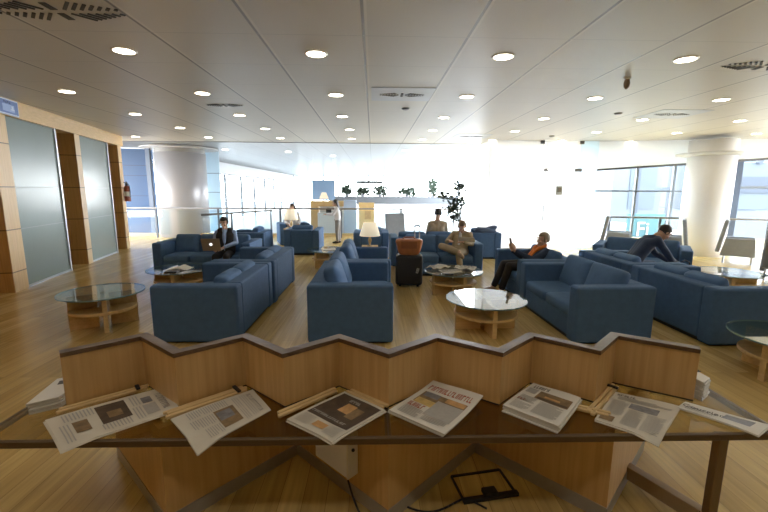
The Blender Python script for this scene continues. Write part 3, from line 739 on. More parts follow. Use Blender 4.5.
def holder(label, p0, p1, sticks, z=ZT+0.004, clip=True):
    a, b = Vector((*p0, 0)), Vector((*p1, 0)); d = b-a; ang = math.atan2(d.y, d.x); ln = d.length
    t = thing('newspaper_stick', label, 'newspaper holder', ((a.x+b.x)/2, (a.y+b.y)/2, z), ang, 'wooden newspaper sticks')
    for k in range(sticks):
        bm = BM(); box(bm, (0.012*(k % 2), (k-(sticks-1)/2)*0.026, 0.010+0.003*(k % 2)), (ln, 0.022, 0.018)); finish(bm, 'slat', STICK, t, bevel=0.005)
    if clip:
        bm = BM(); box(bm, (ln/2-0.05, 0, 0.026), (0.022, 0.026*sticks+0.01, 0.012)); finish(bm, 'clip', BLACKP, t, bevel=0.003)
holder('wooden newspaper stick along the far left broadsheet', (-1.74, 2.075), (-1.40, 2.355), 2)
holder('triple slat newspaper stick along the second broadsheet from the left', (-1.13, 2.03), (-0.79, 2.325), 3)
holder('flat newspaper stick behind the paper with the dark brown photo', (-0.52, 2.02), (-0.23, 2.295), 2, clip=False)
holder('short newspaper stick lying against the screen left of the red tabloid', (-0.15, 2.29), (0.07, 2.10), 2, clip=False)
holder('newspaper stick along the left edge of the thin hanging broadsheet', (1.20, 2.01), (1.53, 2.32), 2)
holder('newspaper stick lying right of the thick stack of broadsheets', (1.12, 2.10), (1.30, 2.00), 2, clip=False)

# ------------------------------------------------------------------ sofas
def make_sofa(label, loc, rz, length, cushions=2, depth=0.98, arm_h=0.72, group='blue fabric sofas of the lounge', ch=0.44, tilt=-17, name='sofa', cat='sofa'):
    """local frame: faces +Y, back outer face on y=0 side (negative), length along X, origin at the floor centre"""
    t = thing(name, label, cat, loc, rz, group)
    aw = 0.20; bt = 0.24; L2 = length/2; D2 = depth/2
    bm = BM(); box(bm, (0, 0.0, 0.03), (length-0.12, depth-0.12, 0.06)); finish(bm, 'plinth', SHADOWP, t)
    for s in (-1, 1):
        bm = BM(); box(bm, (s*(L2-aw/2), 0, 0.02+(arm_h-0.02)/2), (aw, depth, arm_h-0.02)); finish(bm, 'arm', BLUE, t, bevel=0.035, seg=3)
    bm = BM(); box(bm, (0, -D2+bt/2+0.003, 0.05+(arm_h-0.05)/2), (length-2*aw+0.01, bt-0.006, arm_h-0.055)); finish(bm, 'backrest', BLUE, t, bevel=0.03, seg=3)
    bm = BM(); box(bm, (0, bt/2-0.01, 0.18), (length-2*aw, depth-bt-0.03, 0.26)); finish(bm, 'base_frame', BLUE, t, bevel=0.02)
    w = (length-2*aw)/cushions
    for k in range(cushions):
        x = -L2+aw+w*(k+0.5)
        bm = BM(); pillow(bm, (x, bt/2, 0.375), (w-0.006, depth-bt-0.01, 0.17), 0.35, 0.18, seg=28); finish(bm, 'seat_cushion', BLUEC, t, smooth=True)
    for k in range(cushions):
        x = -L2+aw+w*(k+0.5)
        bm = BM(); pillow(bm, (x, -D2+bt+0.075, 0.40+ch/2), (w-0.004, ch, 0.23), 0.62, 0.20, rot=(R(90-tilt), 0, 0), seg=32); finish(bm, 'back_cushion', BLUEC, t, smooth=True)
    return t
E_ = -PI/2   # faces +X
W_ = PI/2    # faces -X
N_ = 0.0     # faces +Y
S_ = PI      # faces -Y
make_sofa('near left blue sofa facing left, closest to the desk', (-2.12, 5.47, 0), W_, 1.66, depth=1.03, ch=0.39)
make_sofa('blue sofa end to end behind the near left sofa', (-2.09, 7.15, 0), W_, 1.64, depth=1.03, ch=0.39)
make_sofa('blue sofa in the centre facing right, right behind the desk', (-0.27, 5.47, 0), E_, 1.74, ch=0.52, depth=1.03, arm_h=0.735)
make_sofa('blue sofa standing behind the centre one, also facing right', (-0.22, 7.19, 0), E_, 1.62, ch=0.52, depth=1.03)
make_sofa('blue sofa right of the round table, facing left, with two back cushions', (2.90, 5.44, 0), W_+R(1), 1.78, ch=0.48)
make_sofa('blue sofa with the person holding up a phone', (2.92, 7.10, 0), W_, 1.42)
make_sofa('nearest right blue sofa with its back to the desk, at the right edge', (4.53, 5.26, 0), E_, 1.58, ch=0.40)
make_sofa('right blue sofa with the bending man, its back to the left', (4.51, 6.86, 0), E_+R(1), 1.52, ch=0.40)
make_sofa('blue sofa in front of the bending man, by the right windows', (5.75, 8.35, 0), S_-R(36), 1.75)
make_sofa('long blue sofa with the man working on a laptop', (-3.62, 8.92, 0), S_+R(0), 2.05, 3)
make_sofa('blue sofa with the reader in khaki, behind the suitcase', (1.46, 8.95, 0), S_-R(2), 1.86, 2)
make_sofa('blue sofa with the beige shirted person, seen from behind', (1.30, 10.05, 0), N_, 1.75, 2)
make_sofa('blue armchair facing away, under the right table lamp', (-0.05, 11.15, 0), N_, 0.96, 1, depth=0.9, name='armchair', cat='armchair', group='blue armchairs of the lounge')
make_sofa('blue armchair facing away, beside the standing woman', (-2.02, 11.82, 0), N_, 1.0, 1, depth=1.1, name='armchair', cat='armchair', group='blue armchairs of the lounge')
make_sofa('blue armchair with a jacket over its back, right of the plant', (2.98, 11.15, 0), N_, 0.66+0.34, 1, depth=1.0, name='armchair', cat='armchair', group='blue armchairs of the lounge')
make_sofa('far left blue armchair facing left, behind the laptop man sofa', (-3.35, 11.0, 0), W_, 1.0, 1, name='armchair', cat='armchair', group='blue armchairs of the lounge')
# jacket on the armchair back
bm = BM(); pillow(bm, (0, 0, 0), (0.62, 0.26, 0.16), 0.7, 0.7, rot=(0, R(6), R(8)), seg=24); pillow(bm, (0.18, 0.02, 0.05), (0.32, 0.2, 0.14), 0.8, 0.8, rot=(0, R(-14), 0), seg=20)
o = finish(bm, 'jacket', mat('navy_cloth', (0.045, 0.075, 0.14), 0.85, var=.2), smooth=True); o.location = (3.05, 10.80, 0.78); tag(o, 'dark blue jacket thrown over the armchair back right of the plant', 'jacket')

# ------------------------------------------------------------------ round coffee tables
tab = None
def coffee_table(loc, rz, label, scale=1.0):
    global tab
    if tab is None:
        tab = thing('coffee_table', label, 'coffee table', loc, rz, 'round glass coffee tables')
        bm = BM(); lathe(bm, [(0.52, 0.405), (0.53, 0.409), (0.53, 0.418), (0.525, 0.42)], 64); g = finish(bm, 'glass_top', TABGLASS, tab)
        bm = BM(); lathe(bm, [(0.531, 0.405), (0.533, 0.4125), (0.531, 0.42), (0.526, 0.42), (0.526, 0.405)], 64); 
        finish(bm, 'glass_rim', GLASSEDGE, g)
        for k in range(4):
            a = k*PI/2
            bm = BM(); box(bm, (0.24*math.cos(a), 0.24*math.sin(a), 0.2), (0.34, 0.055, 0.40), (0, 0, a)); finish(bm, 'leg', OAKH, tab, bevel=0.004)
        bm = BM(); lathe(bm, [(0.415, 0.205), (0.42, 0.21), (0.42, 0.235), (0.415, 0.24)], 48); finish(bm, 'shelf', OAKH, tab)
        return tab
    return dup(tab, loc, rz, label)
coffee_table((-3.66, 5.36, 0), R(35), 'round glass coffee table alone at the left, before the wood pillars')
coffee_table((1.52, 5.18, 0), R(92), 'round glass coffee table in the centre with a pale reflecting top')
coffee_table((-3.52, 7.22, 0), R(10), 'round glass coffee table with a white folded paper, by the laptop man')
coffee_table((1.45, 7.06, 0), R(20), 'round glass coffee table heaped with newspapers, before the reader')
coffee_table((6.45, 6.95, 0), R(60), 'round glass coffee table at the right beyond the sofa backs')
coffee_table((4.24, 3.72, 0), R(15), 'round coffee table cut by the right edge, nearest the desk')
coffee_table((-1.05, 9.6, 0), R(40), 'round coffee table with a magazine, far behind the left sofas')

tab.scale = (0.95, 0.95, 1.13)
# papers on tables
bm = BM()
g = [[bm.verts.new((-0.19+0.38*i/10, -0.14+0.28*j/4, 0.006+0.05*math.exp(-((i-5.5)/2.2)**2)*(0.6+0.1*j))) for i in range(11)] for j in range(5)]
for j in range(4):
    for i in range(10): bm.faces.new((g[j][i], g[j][i+1], g[j+1][i+1], g[j+1][i]))
o = finish(bm, 'folded_paper', PAPERW, smooth=True); o.location = (-3.48, 7.18, 0.421); tag(o, 'white folded paper tented on the left coffee table', 'paper')
o.modifiers.new('s', 'SOLIDIFY').thickness = 0.004
for k, (x, y, rz, h, m, lb) in enumerate(((1.38, 6.90, 12, .028, PAPER, 'open newspaper spread on the heaped coffee table'), (1.70, 7.20, -22, .045, PAPERW, 'pile of papers at the right of the heaped coffee table'), (1.22, 7.26, 40, .05, PAPER, 'crumpled newspaper at the back of the heaped coffee table'))):
    t = thing('newspaper', lb, 'newspaper', (x, y, 0.421), R(rz), 'papers on the heaped coffee table')
    bm = BM(); n = 10
    hh = lambda i, j: h*(0.45+0.4*math.sin(i*1.1+k)*math.sin(j*0.9+k)) + 0.004
    top = [[bm.verts.new((-0.19+0.38*i/n, -0.13+0.26*j/n, hh(i, j))) for i in range(n+1)] for j in range(n+1)]
    for j in range(n):
        for i in range(n): bm.faces.new((top[j][i], top[j][i+1], top[j+1][i+1], top[j+1][i]))
    fo = finish(bm, 'page', m, t); s = fo.modifiers.new('s', 'SOLIDIFY'); s.thickness = 0.006
    bm = BM()
    for q in range(5): box(bm, (-0.14+0.07*q, 0.02, h*0.95), (0.05, 0.16, 0.002))
    finish(bm, 'text_column', INKL, t)
bm = BM(); box(bm, (0, 0, 0.012), (0.15, 0.05, 0.022)); o = finish(bm, 'glasses_case', BLACKP, bevel=0.01); o.location = (1.30, 6.66, 0.421); tag(o, 'black case at the front of the heaped coffee table', 'case')
bm = BM(); box(bm, (0, 0, 0.006), (0.13, 0.06, 0.010)); o = finish(bm, 'phone', BLACKP, bevel=0.004); o.location = (1.62, 6.66, 0.421); o.rotation_euler = (0, 0, R(8)); tag(o, 'black phone at the front right of the heaped coffee table', 'phone')
bm = BM(); box(bm, (0, 0, 0.012), (0.22, 0.16, 0.022)); o = finish(bm, 'magazine', BLACKP, bevel=0.004); o.location = (-3.48, 6.90, 0.421); tag(o, 'dark folder at the front of the left coffee table with the paper', 'folder')
bm = BM(); box(bm, (0, 0, 0.008), (0.30, 0.22, 0.014)); o = finish(bm, 'magazine', PAPERW, bevel=0.004); o.location = (-1.02, 9.5, 0.421); o.rotation_euler = (0, 0, R(25)); tag(o, 'white magazine on the far coffee table behind the left sofas', 'magazine')

# ------------------------------------------------------------------ table lamps on small side tables
def side_table_lamp(x, y, lbt, lbl, ztop=0.55, rs=0.17):
    t = thing('side_table', lbt, 'side table', (x, y, 0), 0, 'small side tables under lamps')
    bm = BM(); box(bm, (0, 0, ztop-0.0125), (0.42, 0.42, 0.025)); finish(bm, 'table_top', OAKH, t, bevel=0.004)
    for sx in (-1, 1):
        for sy in (-1, 1):
            bm = BM(); box(bm, (sx*0.18, sy*0.18, (ztop-0.025)/2), (0.035, 0.035, ztop-0.025)); finish(bm, 'leg', OAKH, t)
    t = thing('table_lamp', lbl, 'table lamp', (x, y, ztop), 0, 'cream shaded table lamps')
    bm = BM(); lathe(bm, [(0.07, 0.0), (0.07, 0.015), (0.02, 0.03), (0.035, 0.10), (0.05, 0.16), (0.02, 0.23), (0.012, 0.25), (0.012, 0.30)], 20); finish(bm, 'lamp_base', mat('lamp_brass', (0.42, 0.30, 0.15), 0.35, metal=.5, var=.1), t, smooth=True)
    bm = BM(); prof = [(rs*1.15, 0.27), (rs*0.72, 0.60)]
    seg = 32; rg = [[bm.verts.new((r*math.cos(2*PI*i/seg), r*math.sin(2*PI*i/seg), z)) for i in range(seg)] for r, z in prof]
    for i in range(seg): bm.faces.new((rg[0][i], rg[0][(i+1) % seg], rg[1][(i+1) % seg], rg[1][i]))
    s = finish(bm, 'lamp_shade', SHADE, t, smooth=True); s.modifiers.new('s', 'SOLIDIFY').thickness = 0.004
side_table_lamp(-0.08, 10.2, 'small wooden side table before the centre armchair', 'cream shaded table lamp in the centre, before the armchair back', 0.42, 0.23)
side_table_lamp(-2.62, 12.9, 'small wooden side table at the left of the far armchair', 'cream shaded table lamp at the left, beside the far armchair', 0.62, 0.20)

# ------------------------------------------------------------------ people
def remesh_bake(o, voxel, smooth=4):
    md = o.modifiers.new('r', 'REMESH'); md.mode = 'VOXEL'; md.voxel_size = voxel; md.use_smooth_shade = True
    s = o.modifiers.new('s', 'SMOOTH'); s.factor = 0.5; s.iterations = smooth
    dg = bpy.context.evaluated_depsgraph_get()
    me = bpy.data.meshes.new_from_object(o.evaluated_get(dg))
    o.modifiers.clear(); old = o.data; o.data = me; bpy.data.meshes.remove(old)
    for p in me.polygons: p.use_smooth = True

def V(*a): return Vector(a)
def hand(bm, wrist, d, palm_n, curl=0.6, side=1):
    """palm, four unequal bent fingers, thumb leaving the side of the palm"""
    d = d.normalized(); n = (palm_n - d*palm_n.dot(d)).normalized(); s = d.cross(n)*side
    rot = Matrix((s, d, n)).transposed()
    ball(bm, wrist+d*0.045, (0.040, 0.052, 0.016), 12, rot)
    for k, ln in enumerate((0.070, 0.080, 0.074, 0.058)):
        r0 = wrist + d*0.082 + s*(0.030-0.020*k)
        a = curl*(0.6+0.1*k)
        d1 = d*math.cos(a)+n*math.sin(a); d2 = d*math.cos(a*2.1)+n*math.sin(a*2.1)
        p1 = r0+d1*ln*0.55; p2 = p1+d2*ln*0.45
        limb(bm, [r0, p1, p2], [0.0088, 0.0082, 0.0070], 8)
    b = wrist+d*0.028+s*0.036; dt = (d*0.65+s*0.62+n*0.35).normalized(); p1 = b+dt*0.040; dt2 = (d*0.85+s*0.15+n*0.5).normalized()
    limb(bm, [b, p1, p1+dt2*0.030], [0.011, 0.0098, 0.0080], 8)

def person(label, loc, rz, J, top, bottom, hair, shoe, hair_len=0.0, sleeve=True, skin=None, scale=1.0, collar=None, bare=True, jacket=None):
    t = thing('person', label, 'person', loc, rz); t.scale = (scale,)*3
    hc, hf = J['head'], J['face'].normalized()
    up0 = J.get('up', V(0, 0, 1)); sd = hf.cross(up0).normalized(); up = sd.cross(hf)
    HR = Matrix((sd, hf, up)).transposed()
    HS = 1.12
    def hp(x, y, z): return hc + HR @ (V(x, y, z)*HS)
    bm = BM()
    # head: skull, jaw, cheeks, nose, ears, neck
    ball(bm, hp(0, -0.012, 0.022), (0.076, 0.094, 0.092), 18, HR)
    ball(bm, hp(0, 0.022, -0.040), (0.058, 0.066, 0.074), 16, HR)
    ball(bm, hp(0, 0.070, -0.088), (0.026, 0.022, 0.022), 10, HR)
    limb(bm, [hp(0, 0.082, 0.022), hp(0, 0.104, -0.020)], [0.010, 0.016], 8)
    for s in (-1, 1):
        ball(bm, hp(s*0.078, -0.006, -0.004), (0.012, 0.020, 0.031), 10, HR)
        ball(bm, hp(s*0.036, 0.068, -0.022), (0.024, 0.018, 0.020), 10, HR)
        ball(bm, hp(s*0.034, 0.078, 0.042), (0.026, 0.012, 0.010), 10, HR)
    ball(bm, hp(0, 0.080, -0.056), (0.026, 0.014, 0.013), 10, HR)
    limb(bm, [J['neck'], hp(0, -0.015, -0.05)], [0.062, 0.056])
    # trunk inside the clothes
    pe, ch = J['pelvis'], J['chest']
    ax = J.get('ax', V(1, 0, 0))
    for s in (-1, 1):
        limb(bm, [pe+ax*s*0.07, (pe+ch)/2+ax*s*0.055, ch+ax*s*0.07], [0.10, 0.09, 0.095])
    for k in ('L', 'R'):
        limb(bm, [J['neck']-V(0, 0, .03), J['sh'+k]], [0.06, 0.052])
        limb(bm, [J['sh'+k], J['el'+k], J['wr'+k]], [0.050, 0.038, 0.027])
        hd = J.get('hd'+k, J['wr'+k]-J['el'+k]); hn = J.get('hn'+k, V(0, 0, -1))
        hand(bm, J['wr'+k], hd, hn, J.get('curl'+k, 0.55), 1 if k == 'R' else -1)
        limb(bm, [J['hip'+k], J['kn'+k], J['an'+k]], [0.088, 0.056, 0.038])
        limb(bm, [J['an'+k]-V(0, 0, .02), J['toe'+k]], [0.042, 0.032])
    b = finish(bm, 'body', skin or SKIN, t); remesh_bake(b, 0.0068, 3)
    # shirt / jumper
    bm = BM()
    for s in (-1, 0, 1):
        limb(bm, [pe+ax*s*0.075, (pe+ch)/2+ax*s*0.065, ch+ax*s*0.082], [0.118, 0.112, 0.116])
    limb(bm, [ch, ch.lerp(J['neck'], .55), J['neck']-V(0, 0, .035)], [0.116, 0.092, 0.068])
    for s in (-1, 1): limb(bm, [ch+ax*s*.082, J['sh'+('R' if s > 0 else 'L')]-ax*s*.03], [0.112, 0.07])
    for k in ('L', 'R'):
        limb(bm, [J['neck']-V(0, 0, .045), J['sh'+k]], [0.068, 0.066])
        w = J['el'+k].lerp(J['wr'+k], 0.90 if sleeve else 0.0)
        if sleeve: limb(bm, [J['sh'+k], J['el'+k], w], [0.066, 0.054, 0.041])
        else: limb(bm, [J['sh'+k], J['sh'+k].lerp(J['el'+k], .7)], [0.066, 0.058])
    o = finish(bm, 'shirt' if jacket is None else 'jacket', top, t); remesh_bake(o, 0.012, 4)
    if jacket is not None:     # pale shirt front showing in the open jacket
        bm = BM(); f = J.get('front', V(0, 1, 0))
        limb(bm, [(pe+ch)/2+f*0.078, ch+f*0.085, J['neck']+f*0.045-V(0, 0, .02)], [0.052, 0.050, 0.036])
        o = finish(bm, 'shirt', jacket, t); remesh_bake(o, 0.010, 3)
    # trousers
    bm = BM(); limb(bm, [pe-ax*0.06, pe+ax*0.06], [0.128, 0.128])
    for k in ('L', 'R'):
        limb(bm, [pe.lerp(J['hip'+k], .8), J['hip'+k], J['kn'+k], J['kn'+k].lerp(J['an'+k], .88)], [0.11, 0.102, 0.072, 0.058])
    o = finish(bm, 'trousers', bottom, t); remesh_bake(o, 0.012, 4)
    for k in ('L', 'R'):
        bm = BM(); an, to = J['an'+k], J['toe'+k]
        limb(bm, [an-V(0, 0, .035), an.lerp(to, .6)-V(0, 0, .015), to-V(0, 0, .002)], [0.050, 0.048, 0.040])
        o = finish(bm, 'shoe', shoe, t); remesh_bake(o, 0.010, 2)
    # hair: cap over the skull, cut clear of the face
    bm = BM(); ball(bm, (0, -0.018, 0.030), (0.086, 0.102, 0.098), 22)
    bmesh.ops.delete(bm, geom=[v for v in bm.verts if (v.co.y > 0.035 and v.co.z < 0.070) or (v.co.z < -0.045)], context='VERTS')
    for v in bm.verts: v.co = v.co*(1+0.03*math.sin(v.co.x*130)*math.sin(v.co.y*110+v.co.z*90)); v.co = hp(*v.co)
    o = finish(bm, 'hair', hair, t, smooth=True); s = o.modifiers.new('s', 'SOLIDIFY'); s.thickness = 0.014; s.offset = -1
    if hair_len:
        bm = BM()
        for a in range(-3, 4):
            x = a*0.022; limb(bm, [hp(x, -0.085+abs(x)*0.5, 0.03), hp(x*1.15, -0.095+abs(x)*0.6, -0.06), hp(x*1.1, -0.080+abs(x)*.4, -0.06-hair_len)], [0.03, 0.032, 0.016], 8)
        o = finish(bm, 'long_hair', hair, t); remesh_bake(o, 0.010, 2)
    for s in (-1, 1):
        bm = BM(); ball(bm, hp(s*0.034, 0.081, 0.022), (0.013, 0.007, 0.008), 10, HR); e = finish(bm, 'eye', WHITEP, t, smooth=True)
        bm = BM(); ball(bm, hp(s*0.034, 0.087, 0.022), (0.006, 0.003, 0.006), 8, HR); finish(bm, 'iris', BLACKP, e, smooth=True)
        bm = BM(); limb(bm, [hp(s*0.018, 0.088, 0.046), hp(s*0.050, 0.078, 0.046)], [0.005, 0.004], 6); finish(bm, 'eyebrow', hair, t, smooth=True)
    bm = BM(); ball(bm, hp(0, 0.092, -0.056), (0.024, 0.006, 0.006), 10, HR); finish(bm, 'mouth', mat('lips', (0.33, 0.12, 0.09), 0.5, var=.05), t, smooth=True)
    return t

def seated(**k):
    J = dict(pelvis=V(0, 0, .54), chest=V(0, -0.06, .90), neck=V(0, -0.04, 1.10), head=V(0, 0.0, 1.24), face=V(0, 1, -.15),
             shL=V(-.19, -.06, 1.02), shR=V(.19, -.06, 1.02), elL=V(-.24, .02, .75), elR=V(.24, .02, .75), wrL=V(-.16, .25, .68), wrR=V(.16, .25, .68),
             hipL=V(-.10, .02, .52), hipR=V(.10, .02, .52), knL=V(-.12, .46, .52), knR=V(.12, .46, .52), anL=V(-.12, .48, .10), anR=V(.12, .48, .10),
             toeL=V(-.14, .66, .04), toeR=V(.14, .66, .04))
    J.update(k); return J
HAIRD = mat('dark_hair', (0.02, 0.016, 0.013), 0.6, var=.3, vscale=40)
HAIRB = mat('brown_hair', (0.20, 0.125, 0.065), 0.6, var=.3, vscale=40)
HAIRG = mat('grey_blond_hair', (0.26, 0.20, 0.12), 0.6, var=.35, vscale=40)
KHAKI = mat('khaki_cloth', (0.32, 0.25, 0.15), 0.85, var=.15)
BEIGE = mat('beige_shirt', (0.46, 0.37, 0.25), 0.85, var=.15)
NAVY = mat('navy_jumper', (0.022, 0.038, 0.075), 0.85, var=.15)
BLACKC = mat('black_cloth', (0.010, 0.010, 0.012), 0.85, var=.2)
LBLUE = mat('pale_blue_shirt', (0.30, 0.42, 0.66), 0.8, var=.1)
DENIM = mat('denim', (0.10, 0.14, 0.24), 0.85, var=.15)
ORANGEC = mat('orange_scarf', (0.62, 0.16, 0.02), 0.8, var=.3, vscale=30)
WHITEC = mat('white_cloth', (0.72, 0.72, 0.76), 0.8, var=.08)
GREYC = mat('grey_cloth', (0.22, 0.21, 0.20), 0.85, var=.12)

# man with the laptop
person('man in a black waistcoat and pale blue shirt typing on a laptop', (-3.17, 8.62, 0), S_+R(5),
       seated(face=V(0, 1, -.38), head=V(0, .03, 1.25), elL=V(-.25, .02, .78), elR=V(.25, .02, .78), wrL=V(-.02, .26, .70), wrR=V(.17, .26, .70)), LBLUE, BLACKC, HAIRD, BLACKC, scale=0.91)
# waistcoat is clothing of that man
pm = [o for o in C.objects if o.name.startswith('person')][-1]
bm = BM()
for s in (-1, 1): limb(bm, [V(s*.09, -0.0, .60), V(s*.085, -0.03, .75), V(s*.10, -.055, .92), V(s*.10, -.06, 1.04)], [0.136, 0.132, 0.140, 0.095])
o = finish(bm, 'waistcoat', BLACKC, pm); remesh_bake(o, 0.012, 3)
bm = BM(); limb(bm, [V(0, .088, .80), V(0, .075, .95), V(0, .03, 1.07)], [0.030, 0.045, 0.035]); o = finish(bm, 'shirt_front', LBLUE, pm); remesh_bake(o, .01, 2)
# laptop on his knees
t = thing('laptop', 'open aluminium laptop with a glowing mark on its lid, on the man\'s knees', 'laptop', (-3.30, 8.30, 0.60), S_+R(5))
bm = BM(); box(bm, (0, 0, 0.008), (0.36, 0.25, 0.016)); finish(bm, 'keyboard_base', LAPTOPM, t, bevel=0.005)
bm = BM(); box(bm, (0, 0.165, 0.135), (0.36, 0.010, 0.26), (R(-20), 0, 0)); l = finish(bm, 'lid', LAPTOPM, t, bevel=0.004)
bm = BM(); lathe(bm, [(0.028, 0.0), (0.028, 0.004)], 20); o = finish(bm, 'round_mark', GLOW, l); o.location = (0, 0.171, 0.137); o.rotation_euler = (R(-110), 0, 0)

# reader in khaki on the centre sofa, legs crossed, paper in hand
person('woman in khaki with crossed legs reading on the centre sofa', (1.93, 8.72, 0), S_-R(28),
       seated(face=V(-.25, 1, -.75), pelvis=V(0, .10, .53), chest=V(0, -.07, .77), neck=V(0, -.08, .95), head=V(-.02, -.02, 1.06), shL=V(-.18, -.09, .89), shR=V(.18, -.09, .89), elL=V(-.27, .05, .70), elR=V(.29, .05, .72), wrL=V(-.14, .28, .76), wrR=V(.18, .22, .76),
              knR=V(.30, .40, .66), anR=V(-.14, .56, .58), toeR=V(-.24, .66, .50), knL=V(-.10, .46, .53), anL=V(-.16, .46, .11), toeL=V(-.17, .64, .05)), KHAKI, KHAKI, HAIRB, mat('tan_shoe', (0.3, 0.2, 0.12), .6, var=.1), jacket=WHITEC)
t = thing('newspaper', 'folded white paper held by the woman in khaki', 'newspaper', (1.98, 8.36, 0.82), S_-R(28))
bm = BM(); box(bm, (0, 0, 0), (0.34, 0.20, 0.006), (R(35), 0, R(4))); finish(bm, 'page', PAPERW, t); bm = BM(); box(bm, (0, 0.0, 0.006), (0.26, 0.13, 0.003), (R(35), 0, R(4))); finish(bm, 'text_column', INKL, t)

# person with the phone, facing left
person('person in dark clothes with an orange scarf holding up a phone', (2.92, 7.02, 0), W_+R(6),
       seated(pelvis=V(0, .16, .52), chest=V(0, -.06, .70), neck=V(0, -.13, .85), head=V(0, -.12, .98), shL=V(-.18, -.12, .79), shR=V(.18, -.12, .79),
              elL=V(-.22, .16, .66), elR=V(.20, .18, .66), wrL=V(-.06, .42, .80), wrR=V(.06, .42, .80), hipL=V(-.10, .16, .52), hipR=V(.10, .16, .52), face=V(-.1, 1, -.05),
              hdL=V(0, .35, 1), hdR=V(0, .35, 1), hnL=V(.6, .4, 0), hnR=V(-.6, .4, 0), knL=V(-.12, .54, .54), knR=V(.10, .54, .54), anL=V(-.10, .66, .10), anR=V(.16, .70, .10), toeL=V(-.10, .84, .04), toeR=V(.16, .88, .04)),
       NAVY, BLACKC, HAIRG, mat('brown_shoe', (0.25, 0.13, 0.06), .5, var=.1), sleeve=True)
pm = [o for o in C.objects if o.name.startswith('person')][-1]
bm = BM()
for s in (-1, 1): limb(bm, [V(s*.02, -.17, .89), V(s*.08, -.12, .87), V(s*.07, -.02, .84), V(s*.03, .03, .78), V(s*.045, .10, .70)], [.03, .036, .036, .038, .03])
o = finish(bm, 'scarf', ORANGEC, pm); remesh_bake(o, .010, 2)
bm = BM()
for k in 'LR': pass
t = thing('phone', 'dark phone held up by the person with the orange scarf', 'phone', (2.44, 6.97, 0.88), W_+R(6))
bm = BM(); box(bm, (0, 0, 0.07), (0.072, 0.010, 0.15), (R(-12), 0, 0)); finish(bm, 'case', BLACKP, t, bevel=0.004)
bm = BM(); box(bm, (0, -0.007, 0.07), (0.062, 0.003, 0.13), (R(-12), 0, 0)); finish(bm, 'screen', mat('phone_screen', (0.10, 0.14, 0.16), 0.2, var=.1), t)

# beige shirted person from behind
person('person in a beige shirt with dark hair seen from behind', (1.62, 10.05, 0), N_-R(4),
       seated(face=V(.25, 1, -.25), head=V(.02, .02, 1.26)), BEIGE, DENIM, HAIRD, BLACKC)
# bending man on the right
person('man in a navy jumper bending forward over his bag', (4.62, 7.00, 0), E_-R(6),
       seated(pelvis=V(0, .02, .55), chest=V(0, .26, .92), neck=V(0, .44, 1.07), head=V(0, .56, 1.13), face=V(-.05, .8, -.75), up=V(0, .6, .8),
              shL=V(-.20, .36, 1.0), shR=V(.20, .36, 1.0), elL=V(-.24, .58, .72), elR=V(.24, .58, .68), wrL=V(-.12, .80, .58), wrR=V(.10, .80, .58), front=V(0, .7, -.7),
              knL=V(-.14, .50, .53), knR=V(.14, .50, .53)), NAVY, DENIM, HAIRD, BLACKC)
t = thing('shoulder_bag', 'soft black bag in front of the bending man', 'bag', (5.58, 6.90, 0.0), R(10))
bm = BM(); pillow(bm, (0, 0, 0.26), (0.40, 0.26, 0.52), 0.5, 0.5, seg=24); finish(bm, 'bag_body', BLACKC, t, smooth=True)
bm = BM(); tube(bm, [(-.14, 0, .48), (-.10, 0, .60), (0, 0, .64), (.10, 0, .60), (.14, 0, .48)], 0.012); finish(bm, 'strap', BLACKC, t, smooth=True)
# standing woman at the bar, facing left
st = dict(pelvis=V(0, 0, .92), chest=V(0, .02, 1.22), neck=V(0, .05, 1.42), head=V(0, .09, 1.54), face=V(0, 1, -.3), shL=V(-.17, .02, 1.34), shR=V(.17, .02, 1.34),
          elL=V(-.20, .16, 1.12), elR=V(.20, .16, 1.12), wrL=V(-.12, .42, 1.12), wrR=V(.12, .42, 1.12), hipL=V(-.09, 0, .90), hipR=V(.09, 0, .90), knL=V(-.09, .03, .48), knR=V(.10, -.02, .48),
          anL=V(-.09, 0, .09), anR=V(.10, -.06, .09), toeL=V(-.10, .17, .04), toeR=V(.11, .11, .04))
person('standing dark haired woman in white and grey at the far bar', (-1.22, 13.9, 0), W_, st, WHITEC, GREYC, HAIRD, BLACKC, hair_len=0.22, scale=0.90)
# person behind the left lamp
person('dark haired person in white sitting behind the left table lamp', (-2.75, 13.75, 0), S_+R(20), seated(face=V(.4, 1, -.2)), WHITEC, DENIM, HAIRD, BLACKC, hair_len=0.15)
make_sofa('blue armchair behind the left table lamp with a person in white', (-2.75, 13.80, 0), S_+R(20), 1.0, 1, depth=0.9, name='armchair', cat='armchair', group='blue armchairs of the lounge')

# ------------------------------------------------------------------ suitcase and bag
t = thing('suitcase', 'black rolling suitcase with a raised handle before the centre sofa', 'suitcase', (0.70, 7.62, 0), R(-4))
bm = BM(); box(bm, (0, 0, 0.33), (0.52, 0.30, 0.58)); finish(bm, 'case', SUITCASE, t, bevel=0.05, seg=3)
for s in (-1, 1):
    bm = BM(); cyl(bm, (s*0.17-0.02, -0.06, 0.03), (s*0.17+0.02, -0.06, 0.03), 0.03); finish(bm, 'wheel', BLACKP, t)
    bm = BM(); cyl(bm, (0.15+s*0.045, 0.10, 0.6), (0.15+s*0.045, 0.10, 1.14), 0.009); finish(bm, 'handle_tube', STEEL, t, smooth=True)
bm = BM(); tube(bm, [(0.10, 0.10, 1.14), (0.11, 0.10, 1.17), (0.19, 0.10, 1.17), (0.20, 0.10, 1.14)], 0.014); finish(bm, 'grip', BLACKP, t, smooth=True)
bm = BM(); box(bm, (0.16, -0.145, 0.33), (0.05, 0.01, 0.10), (0, R(15), 0)); finish(bm, 'luggage_tag', WHITEP, t)
t = thing('handbag', 'tan leather bag sitting on top of the black suitcase', 'bag', (0.69, 7.56, 0.628), R(-4))
